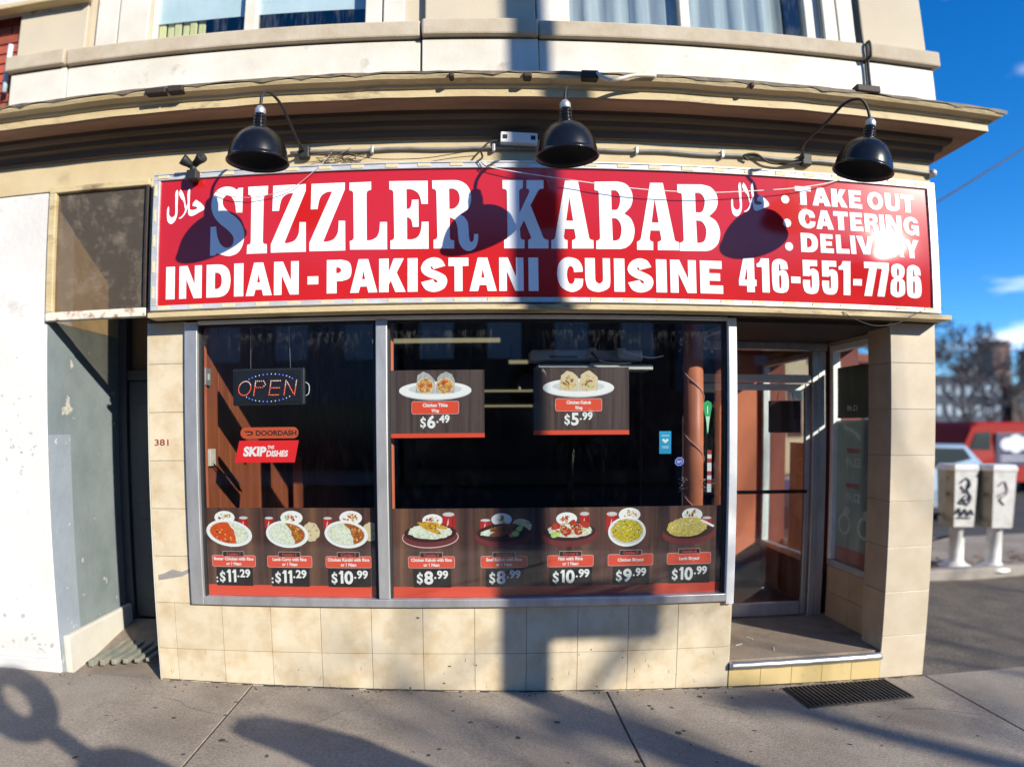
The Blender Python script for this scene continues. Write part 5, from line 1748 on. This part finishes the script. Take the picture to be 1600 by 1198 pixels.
m.poly([ellipse(1.42, 0.92, 0.10, 0.085, 24)], 0, MATS['dim_print'], 0, pm2(1.42))
m.poly([[(1.28, 1.10), (1.56, 1.10), (1.56, 1.19), (1.28, 1.19)]], 0, mat('dim_red_print', (0.14, 0.03, 0.02), 0.5), 0, pm2(1.42))
tag(m.build('window_poster'), 'dark poster seen from behind on the side window inside the room', 'poster')

# door mat
m = MB()
MATB = mat('black_rubber_mat', (0.018, 0.016, 0.015), 0.75, var=(0.04, 0.035, 0.03), vscale=9)
def zmat(x):
    return ground_z(x)
mm4 = Matrix.Translation((2.33, -0.215, ground_z(2.33))) @ Matrix.Rotation(math.atan(0.0165), 4, 'Y') @ Matrix.Rotation(R(2.5), 4, 'Z')
m.box(-0.375, 0.375, -0.155, 0.155, 0.001, 0.010, MATB, 0.003, mm4)
for k in range(24):
    x = -0.362 + k * 0.0312
    m.box(x, x + 0.014, -0.145, 0.145, 0.0101, 0.017, MATB, 0.002, mm4)
tag(m.build('door_mat'), 'black ribbed rubber mat on the pavement below the yellow step', 'mat')
for k, (x, y, a) in enumerate(((1.80, 0.30, .4), (2.0, 0.18, 1.2), (1.93, 0.42, 2.0))):
    m = MB()
    m.box(-0.03, 0.03, -0.004, 0.004, 0.0, 0.003, WHITE, 0, Matrix.Translation((x, y, 0.1505)) @ Matrix.Rotation(a, 4, 'Z'))
    tag(m.build('paper_scrap'), ('thin white paper scrap nearest the left side of the step', 'white paper scrap closest to the steel step edge', 'white paper scrap furthest back on the step')[k], 'litter', 'litter on the doorway step')

# ------------------------------------------------------------------ neighbour on the left
NB = thing('brick_building', 'red brick neighbouring building left of the cream shop', 'building', (-4.6, 0.1, 0.0))
BRK = mat('red_brick', (0.36, 0.075, 0.04), 0.85, var=(0.24, 0.05, 0.03), vscale=9, island=0.28, bump=0.3, bscale=60)
MORT = mat('brick_mortar', (0.30, 0.22, 0.18), 0.9)
m = MB()
m.box(-6.6, -3.095, 0.03, 0.4, 3.75, 6.0, MORT)
z = 3.76
k = 0
while z < 4.50:
    x = -3.098 - (0.11 if k % 2 else 0.0)
    first = True
    while x > -4.6:
        w_ = 0.205
        m.box(x - w_, x, 0.018, 0.031, z, z + 0.062, BRK, 0.003)
        x -= w_ + 0.011
    if k % 2:
        m.box(-3.198, -3.0985, 0.018, 0.031, z, z + 0.062, BRK, 0.003)
    z += 0.074
    k += 1
m.build('brick_wall', NB)
m = MB()
m.tube([(-3.17, -0.03, 3.95), (-3.155, -0.03, 4.30)], 0.018, mat('pale_blue_pipe', (0.55, 0.66, 0.74), 0.5), 10)
m.build('vent_pipe', NB)
m = MB()
m.box(-6.6, -2.56, -0.055, -0.052, 4.50, 4.52, RUST)
m.box(-6.6, -2.53, -0.14, -0.0525, 4.515, 4.555, CREAM_TRIM, 0.01)
m.box(-6.6, -2.53, -0.11, -0.0525, 4.5555, 5.2, WHITE_WALL, 0.01)
m.build('fascia', NB)

# ------------------------------------------------------------------ street boxes on the far pavement
GALV = mat('weathered_white_steel', (0.74, 0.75, 0.75), 0.45, 0.1, var=(0.50, 0.50, 0.48), vscale=6, stain=(0.25, 0.22, 0.18), sscale=5, slo=0.64, shi=0.74)
GALS = mat('scuffed_grey_steel', (0.42, 0.39, 0.30), 0.5, 0.1, var=(0.26, 0.24, 0.20), vscale=7, stain=(0.10, 0.10, 0.09), sscale=7, slo=0.58, shi=0.66)
GRAF = mat('black_graffiti', (0.02, 0.025, 0.035), 0.5)
GRAF2 = mat('faded_graffiti', (0.40, 0.33, 0.36), 0.5)
def street_box(loc, rz, label, graf, gm):
    t = thing('street_box', label, 'street box', (loc[0], loc[1], -0.03), 'white street boxes on pedestals')
    mt = Matrix.Translation((loc[0], loc[1], -0.03)) @ Matrix.Rotation(rz, 4, 'Z')
    m = MB()
    m.lathe([(0.20, 0.0), (0.20, 0.025), (0.115, 0.06), (0.088, 0.10), (0.085, 0.50), (0.10, 0.51), (0.0, 0.51)], GALV, 20, mt)
    m.build('pedestal', t)
    m = MB()
    # six sided body, slightly narrower at the bottom
    def ring(s, z):
        return [mt @ Vector((x * s * 0.68, y * s * 0.74, z)) for x, y in ((-0.30, -0.10), (-0.20, -0.24), (0.20, -0.24), (0.30, -0.10), (0.30, 0.20), (-0.30, 0.20))]
    a, b = ring(0.88, 0.51), ring(1.0, 1.165)
    m.add(a + b, [(0, 1, 7, 6), (2, 3, 9, 8), (3, 4, 10, 9), (4, 5, 11, 10), (5, 0, 6, 11)], GALS)
    m.add(a + b, [(1, 2, 8, 7)], GALV)
    m.add(a, [(5, 4, 3, 2, 1, 0)], GALS)
    m.build('body', t)
    m = MB()
    a, b, c = ring(1.05, 1.165), ring(1.05, 1.20), ring(0.92, 1.235)
    m.add(a + b + c, [(i, (i + 1) % 6, 6 + (i + 1) % 6, 6 + i) for i in range(6)] + [(6 + i, 6 + (i + 1) % 6, 12 + (i + 1) % 6, 12 + i) for i in range(6)] + [(12, 13, 14, 15, 16, 17), (5, 4, 3, 2, 1, 0)], GALV)
    m.build('lid', t)
    m = MB()
    for st in graf:
        pts = [mt @ Vector((x * .72, -0.160 - 0.020 * (z - .5) / .66, z)) for x, z in st]
        m.tube(smooth_line([p + (mt.to_3x3() @ Vector((0, -0.006, 0))) for p in pts], 6), 0.0075, gm, 6)
    m.build('graffiti', t)
    return t
street_box((5.72, 2.95), R(-14), 'white street box with thick black graffiti, standing nearest the shop corner',
           [[(-0.10, 1.02), (0.0, 1.08), (0.07, 1.0), (-0.02, 0.94), (-0.08, 0.99)], [(-0.05, 0.92), (0.06, 0.90), (0.02, 0.82), (-0.06, 0.84), (0.04, 0.76)], [(0.06, 1.06), (0.02, 0.95), (0.09, 0.86), (0.05, 0.78)], [(-0.15, 0.66), (-0.10, 0.73), (-0.06, 0.64), (0.0, 0.72), (0.05, 0.64), (0.10, 0.71), (0.14, 0.65)], [(-0.12, 0.62), (0.1, 0.615)], [(0.0, 0.88), (-0.1, 0.80), (-0.02, 0.78)]], GRAF)
street_box((6.10, 2.76), R(-14), 'white street box with faint pinkish scribbles, beside the blackened one',
           [[(-0.10, 1.0), (0.0, 1.05), (0.05, 0.92), (-0.06, 0.85), (0.02, 0.78)], [(-0.1, 0.88), (0.08, 0.96)]], GRAF2)
m = MB()
m.tube([(5.38, 3.0, -0.03), (5.38, 3.0, 0.62)], 0.02, BLACKP, 8)
m.tube([(5.38, 3.0, 0.30), (6.0, 3.3, 0.30)], 0.015, BLACKP, 8)
m.tube([(6.0, 3.3, -0.03), (6.0, 3.3, 0.62)], 0.02, BLACKP, 8)
m.tube([(5.38, 3.0, 0.60), (6.0, 3.3, 0.60)], 0.015, BLACKP, 8)
tag(m.build('bike_rack'), 'low black metal rail behind the street boxes', 'rail')
lf = MB()
rng = random.Random(77)
LEAF = mat('dry_leaf', (0.22, 0.12, 0.05), 0.8, island=0.4)
for k in range(420):
    x, y = rng.uniform(4.6, 7.8), 2.78 + abs(rng.gauss(0, .35))
    a = rng.uniform(0, 6.28)
    s = rng.uniform(0.02, 0.05)
    lf.add([(x + s * math.cos(a + q * 1.57), y + s * (.6 if q % 2 else 1) * math.sin(a + q * 1.57), -0.024 + rng.uniform(0, .02)) for q in range(4)], [(0, 1, 2, 3)], LEAF)
o = lf.build('leaf_litter')
o['kind'] = 'stuff'
tag(o, 'dry brown leaves blown along the far kerb', 'leaves')

# ------------------------------------------------------------------ far side of the side road
def vehicle(label, cat, name, loc, rz, prof, width, paint, windows, wheel_x, wr, extra=None):
    """prof: side outline (x, z) turned into a rounded body; windows: lists of (x, z) outlines on both flanks"""
    t = thing(name, label, cat, loc)
    mt = Matrix.Translation(loc) @ Matrix.Rotation(rz, 4, 'Z')
    bm = bmesh.new()
    n = len(prof)
    rows = []
    for y, s in ((-width / 2, 0.965), (-width / 2 + 0.07, 1.0), (width / 2 - 0.07, 1.0), (width / 2, 0.965)):
        cx = sum(p[0] for p in prof) / n
        zm = 0.45
        rows.append([bm.verts.new((cx + (p[0] - cx) * (1 if s == 1 else 0.99), y * (1.0 if p[1] < 1.0 else 0.93), zm + (p[1] - zm) * s)) for p in prof])
    for a, b in zip(rows[:-1], rows[1:]):
        for i in range(n):
            j = (i + 1) % n
            bm.faces.new((a[i], a[j], b[j], b[i]))
    bm.faces.new(list(reversed(rows[0])))
    bm.faces.new(rows[-1])
    bmesh.ops.recalc_face_normals(bm, faces=bm.faces[:])
    m = MB()
    m.bm(bm, paint, False, mt)
    m.build('body', t)
    GL = mat('car_window', (0.02, 0.03, 0.035), 0.08)
    for w_ in windows:
        for sgn in (-1, 1):
            m = MB()
            yy = width / 2 * 0.945 + 0.012
            pts = [mt @ Vector((x, sgn * yy, z)) for x, z in w_]
            pts2 = [mt @ Vector((x, sgn * (yy - 0.03), z)) for x, z in w_]
            k = len(pts)
            m.add(pts + pts2, [tuple(range(k)) if sgn < 0 else tuple(reversed(range(k)))] + [(i, (i + 1) % k, k + (i + 1) % k, k + i) for i in range(k)], GL)
            m.build('window', t)
    TY = mat('tyre_rubber', (0.015, 0.015, 0.016), 0.8)
    for wx in wheel_x:
        for sgn in (-1, 1):
            m = MB()
            wm = mt @ Matrix.Translation((wx, sgn * (width / 2 - 0.10), wr)) @ Matrix.Rotation(R(90), 4, 'X')
            m.lathe([(wr * .62, -0.10), (wr * .95, -0.11), (wr, -0.07), (wr, 0.07), (wr * .95, 0.11), (wr * .62, 0.10)], TY, 24, wm)
            m.lathe([(0.0, -0.07), (wr * .62, -0.085), (wr * .62, 0.085), (0.0, 0.07)], GREYM, 24, wm)
            m.build('wheel', t)
    if extra:
        extra(t, mt)
    return t

REDV = mat('red_van_paint', (0.24, 0.006, 0.005), 0.6, spec=0.2)
VPROF = [(-2.3, 0.35), (-2.35, 0.8), (-2.32, 1.15), (-2.22, 1.35), (-1.98, 1.82), (-1.75, 1.95), (2.3, 1.97), (2.42, 1.85), (2.45, 0.35)]
def van_panel(t, mt):
    m = MB()
    PUR = mat('dark_purple_panel', (0.030, 0.022, 0.065), 0.4)
    CL = mat('panel_white_print', (0.55, 0.58, 0.66), 0.4)
    y = -0.945
    m.box(-1.22, 1.0, y - 0.012, y + 0.05, 0.78, 1.66, PUR, 0.01, mt)
    plc = lambda a, b, yy: mt @ Vector((a, yy, b))
    for cx, cz, r in ((-0.85, 1.36, 0.17), (-0.55, 1.42, 0.2), (-0.25, 1.38, 0.17), (-0.55, 1.28, 0.16)):
        m.poly([ellipse(cx, cz, r * 1.3, r, 24)], y - 0.014 - r * .004, CL, 0, plc)
    for k in range(2):
        m.box(-1.05, 0.3 - 0.3 * k, y - 0.015, y - 0.012, 0.92 + 0.1 * k, 0.95 + 0.1 * k, CL, 0, mt)
    m.build('side_panel', t)
vehicle('red van with a dark purple side panel printed with a white cloud', 'van', 'parked_van', (14.95, 12.0, -0.16), R(0), VPROF, 1.9, REDV,
        [[(-2.05, 1.22), (-1.84, 1.66), (-1.36, 1.70), (-1.36, 1.20)]], (-1.5, 1.6), 0.34, van_panel)
CPROF = [(-2.1, 0.32), (-2.15, 0.62), (-2.0, 0.82), (-1.0, 0.95), (-0.35, 1.42), (0.1, 1.50), (1.3, 1.48), (1.95, 1.02), (2.1, 0.9), (2.12, 0.32)]
CW = [[(-0.85, 0.98), (-0.28, 1.38), (0.22, 1.42), (0.22, 0.98)], [(0.30, 0.98), (0.30, 1.42), (1.2, 1.40), (1.65, 1.02)]]
DKBL = mat('dark_blue_car_paint', (0.015, 0.022, 0.045), 0.2, coat=0.8)
SILC = mat('silver_blue_car_paint', (0.28, 0.34, 0.42), 0.25, 0.4, coat=0.6)
vehicle('dark blue car parked beyond the side road, left of the red van', 'car', 'parked_car', (13.1, 14.4, -0.16), R(8), CPROF, 1.75, DKBL, CW, (-1.3, 1.35), 0.32)
vehicle('silver blue car in front of the dark blue car', 'car', 'parked_car', (7.95, 7.6, -0.16), R(15), CPROF, 1.75, SILC, CW, (-1.3, 1.35), 0.32)

BARK = mat('winter_bark', (0.050, 0.042, 0.045), 0.9, var=(0.08, 0.07, 0.07), vscale=9)
def bare_tree(loc, h, seed, label, spread=0.55, levels=6, group='bare winter trees beyond the side road', twig=0.021):
    rng = random.Random(seed)
    t = thing('bare_tree', label, 'tree', loc, group)
    tk, cw = MB(), MB()
    def grow(p, d, L, r, lv):
        pts, rs = [p.copy()], [r]
        n = 4 if lv < 3 else 3
        for k in range(n):
            d = (d + Vector((rng.gauss(0, .11), rng.gauss(0, .11), rng.gauss(0.03, .06)))).normalized()
            p = p + d * (L / n)
            pts.append(p.copy())
            rs.append(r * (1 - 0.42 * (k + 1) / n))
        rs = [max(q, twig) for q in rs]
        (tk if lv < 2 else cw).tube(pts, rs, BARK, 8 if lv < 2 else (5 if lv < 4 else 3), caps=False)
        if lv >= levels:
            return
        kids = rng.choice((2, 3)) if lv < 2 else rng.choice((2, 2, 3))
        for q in range(kids):
            ax = d.orthogonal().normalized()
            ax.rotate(Matrix.Rotation(rng.uniform(0, 6.28), 3, d))
            nd = (d + ax * rng.uniform(spread * .6, spread * 1.35)).normalized()
            grow(p if q < 2 else pts[-2], nd, L * rng.uniform(.62, .86), rs[-1] * rng.uniform(.68, .9), lv + 1)
    grow(Vector(loc), Vector((rng.uniform(-.08, .08), rng.uniform(-.08, .08), 1)), h * 0.27, h * 0.026, 0)
    tk.build('trunk', t)
    cw.build('crown', t)
    return t
bare_tree((19.75, 20.0, -0.2), 8.2, 3, 'largest bare tree close to the shop wall, wide twiggy crown', 0.52, 7)
bare_tree((23.5, 23.0, -0.2), 7.2, 8, 'bare tree behind the red van, in front of the brown tower', 0.6, 7)
bare_tree((25.3, 22.5, -0.2), 6.4, 15, 'smallest bare tree, low and broad behind the rear of the red van', 0.65, 7)
bare_tree((28.0, 29.0, -0.2), 8.2, 23, 'bare tree further back between the big tree and the tower', 0.6, 7)
bare_tree((35.6, 36.0, -0.2), 8.8, 29, 'farthest bare tree, half hidden behind the others', 0.6, 7, twig=0.035)
bare_tree((24.4, 26.0, -0.2), 6.8, 61, 'slender bare tree just right of the largest tree', 0.6, 7)

def block(name, label, x0, x1, y0, y1, h, wall, win, nx_, nz_, roof=None, cat='building', group='buildings beyond the trees', z0=-0.2, side='x'):
    t = thing(name, label, cat, ((x0 + x1) / 2, (y0 + y1) / 2, z0), group)
    m = MB()
    m.box(x0, x1, y0, y1, z0, h, wall)
    m.build('wall', t)
    m = MB()
    m.box(x0 - .2, x1 + .2, y0 - .2, y1 + .2, h + .001, h + .35, roof or wall)
    m.build('roof', t)
    sw_ = (x1 - x0) / nx_
    sh = (h - z0 - .6) / nz_
    for j in range(nz_):
        m = MB()
        for i in range(nx_):
            cx, cz = x0 + (i + .5) * sw_, z0 + .6 + (j + .45) * sh
            m.box(cx - sw_ * .22, cx + sw_ * .22, y0 - .06, y0 - .002, cz - sh * .24, cz + sh * .24, win)
        each(m, 'window', t)
    if side:
        ny_ = max(1, int((y1 - y0) / sw_))
        dy = (y1 - y0) / ny_
        for j in range(nz_):
            m = MB()
            for i in range(ny_):
                cy, cz = y0 + (i + .5) * dy, z0 + .6 + (j + .45) * sh
                m.box(x0 - .06, x0 - .002, cy - dy * .3, cy + dy * .3, cz - sh * .3, cz + sh * .3, win)
            each(m, 'window', t)
    return t
WDK = mat('dark_window_glass', (0.02, 0.028, 0.04), 0.12)
WLT = mat('pale_window_glass', (0.30, 0.36, 0.42), 0.15)
block('tower_block', 'tall brown brick tower above the bare trees', 141.5, 147.2, 150.0, 157.0, 25.2, mat('brown_tower_brick', (0.16, 0.085, 0.075), 0.85), WDK, 5, 9)
block('tower_block', 'very dark tower standing apart from the brown brick one', 160.5, 180.0, 150.0, 161.0, 24.2, mat('dark_tower_brick', (0.05, 0.055, 0.06), 0.85), WDK, 5, 9)
block('tower_block', 'slim white tower behind the largest bare tree', 105.2, 107.0, 118.0, 121.0, 14.2, mat('white_tower_concrete', (0.62, 0.62, 0.60), 0.8), WLT, 3, 6)
block('row_house', 'low dark blue grey house behind the parked cars', 44.0, 55.0, 55.0, 64.0, 6.6, mat('blue_grey_siding', (0.035, 0.045, 0.07), 0.8), WLT, 9, 3)
block('row_house', 'brown brick house behind the red van', 56.5, 66.0, 55.0, 64.0, 5.8, mat('house_brown_brick', (0.06, 0.04, 0.035), 0.85), WDK, 5, 2)
block('row_house', 'grey house with three rows of pale windows behind the red van', 67.5, 80.0, 55.0, 64.0, 6.4, mat('house_grey_render', (0.09, 0.09, 0.10), 0.85), WLT, 8, 3)
block('corner_shop', 'low tan building seen through the doorway side window', 9.0, 13.2, 20.0, 26.0, 4.6, mat('tan_render', (0.50, 0.38, 0.24), 0.85), WDK, 3, 1, group='buildings beyond the side road')
block('corner_shop', 'low red brick building beside the tan one beyond the side road', 13.4, 16.6, 20.0, 26.0, 4.2, mat('far_red_brick', (0.22, 0.06, 0.04), 0.85), WDK, 2, 1, group='buildings beyond the side road')
wr_ = MB()
wr_.tube(smooth_line([(3.2, 2.0, 3.05), (4.700, 2.0, 3.916), (5.911, 2.0, 4.633), (12.0, 2.0, 8.3)], 8), 0.010, BLACKP, 6)
tag(wr_.build('overhead_wire'), 'black overhead wire crossing the blue sky beside the cornice', 'wire')

# ------------------------------------------------------------------ the street behind the camera with added shadow casters (throws the shadows, fills the reflections)
POLEW = mat('weathered_pole_wood', (0.20, 0.15, 0.11), 0.9, var=(0.13, 0.1, 0.08), vscale=6, stretch=(4, 4, 0.4))
up_ = thing('utility_pole', 'tall wooden utility pole at the kerb behind the viewer', 'pole', (4.50, -4.55, -0.1))
m = MB()
m.tube([(4.50, -4.55, -0.1), (4.49, -4.55, 4.0), (4.46, -4.55, 9.5)], [0.125, 0.115, 0.10], POLEW, 20)
m.build('shaft', up_)
m = MB()
m.box(3.5, 5.4, -4.72, -4.66, 8.9, 9.02, POLEW, 0.01)
m.build('crossarm', up_)
pz = MB()
pz.box(4.66, 5.36, -4.60, -4.57, 2.99, 3.37, mat('sign_green', (0.02, 0.16, 0.08), 0.5), 0.01)
pz.box(4.45, 4.68, -4.59, -4.575, 3.12, 3.16, GREYM)
tag(pz.build('traffic_sign'), 'flat rectangular traffic sign bracketed to the utility pole', 'sign')
ff = thing('shadow_flag', 'dark flag shape on a foot, added unseen behind the viewer to cast a shadow', 'flag', (3.05, -4.2, -0.1))  # made-up unseen flag, outlined to throw the wedge shadow on the pavement
m = MB()
FL = mat('shadow_flag_cloth', (0.03, 0.03, 0.05), 0.8)
FO = [(1.95, 2.10), (1.973, 2.048), (2.103, 1.971), (2.18, 1.893), (2.60, 1.20), (3.05, 0.80), (3.15, 1.35), (2.80, 1.90), (2.667, 2.076), (2.458, 2.167), (2.244, 2.211), (2.068, 2.179)]
m.poly([FO], -4.2, FL, 0.004)
m.poly([[(2 * 2.5 - x, z) for x, z in FO]], 4.195, FL, 0, lambda a, b, yy: (5.0 - a, -yy, b))
m.build('cloth', ff)
m = MB()
m.tube([(3.2, -4.21, -0.05), (3.2, -4.21, 0.9), (3.1, -4.21, 1.5)], 0.015, GREYM, 8)
m.box(3.0, 3.4, -4.4, -4.0, -0.10, -0.04, BLACKP, 0.01)
m.build('stand', ff)
rg = thing('shadow_post', 'ring and globe on a post, added unseen behind the viewer to cast shadows', 'lamp', (1.22, -4.25, -0.1))  # added ring and globe, shaped only for the shadows they cast
m = MB()
pts = [(0.67 + 0.185 * math.cos(a), -4.2, 2.20 + 0.20 * math.sin(a)) for a in [2 * math.pi * k / 32 for k in range(32)]]
m.tube(pts, 0.078, BLACKM, 10, closed=True)
m.tube([(0.80, -4.2, 2.04), (1.1, -4.22, 1.80)], 0.05, BLACKM, 10)
m.build('ring', rg)
m = MB()
m.ico(1.0, BLACKM, Matrix.Translation((1.22, -4.25, 1.67)) @ Matrix.Diagonal((0.35, 0.12, 0.30, 1)), 3)
m.build('globe', rg)
m = MB()
m.tube([(1.22, -4.25, -0.1), (1.22, -4.25, 1.45)], 0.04, BLACKM, 10)
m.build('post', rg)
bare_tree((16.3, -14.5, -0.2), 11.5, 41, 'bare tree added across the road for soft shadow, nearer the viewer', 0.5, 5, 'bare trees added for their shadows')  # unseen trees added to soften the pavement with branch shadows
bare_tree((12.9, -14.2, -0.2), 11.0, 52, 'bare tree added across the road for soft shadow, left of its neighbour', 0.5, 5, 'bare trees added for their shadows')
def tall_shadow_post(x, y, h, label):  # added unseen post, its height set by where its soft shadow ends
    t = thing('shadow_post', label, 'lamp', (x, y, -0.2), 'tall posts added across the road for their shadows')
    m = MB()
    m.tube([(x, y, -0.2), (x, y, h - 0.2), (x, y, h)], [0.14, 0.10, 0.09], GREYM, 14)
    m.build('post', t)
    m = MB()
    m.box(x - 0.25, x + 0.25, y - 0.12, y + 0.12, h, h + 0.14, GREYM, 0.03)
    m.build('lantern', t)
tall_shadow_post(13.85, -13.4, 7.55, 'tall grey post added across the road for a soft shadow, farther right')
tall_shadow_post(12.15, -13.0, 7.2, 'tall grey post added across the road for a soft shadow, nearer the middle')

OPW = mat('opposite_pale_blind', (0.55, 0.60, 0.68), 0.5)
OPP = [('dark red brick shop row opposite', (0.11, 0.04, 0.03), -26, -12, 7.2), ('grey rendered shop opposite', (0.12, 0.12, 0.13), -11.8, -2.5, 6.2), ('dark brown brick shop opposite', (0.07, 0.045, 0.035), -2.3, 6.5, 7.6), ('blue grey shop opposite', (0.06, 0.07, 0.10), 6.7, 16, 6.6), ('brick corner building opposite', (0.12, 0.055, 0.04), 16.2, 30, 7.0)]
for k, (lb, c_, x0, x1, h) in enumerate(OPP):
    t = thing('opposite_building', lb + ' the viewer across the street', 'building', ((x0 + x1) / 2, -18.0, -0.2), 'buildings across the street')
    m = MB()
    m.box(x0, x1, -26.0, -17.0, -0.2, h, mat('opposite_wall_%s' % 'abcde'[k], tuple(min(.6, 2.0 * q) for q in c_), 0.85))
    m.build('wall', t)
    m = MB()
    m.box(x0 - .1, x1 + .1, -26.0, -16.7, h + .001, h + .4, mat('opposite_trim', (0.25, 0.23, 0.2), 0.8))
    m.build('parapet', t)
    n = max(2, int((x1 - x0) / 2.2))
    for i in range(n):
        cx = x0 + (i + .5) * (x1 - x0) / n
        m = MB()
        m.box(cx - .55, cx + .55, -16.998, -16.95, 3.9, 5.6, OPW)
        m.build('window', t)
    m = MB()
    m.box(x0 + .4, x1 - .4, -16.998, -16.94, 0.3, 2.6, WDK)
    m.build('shopfront', t)
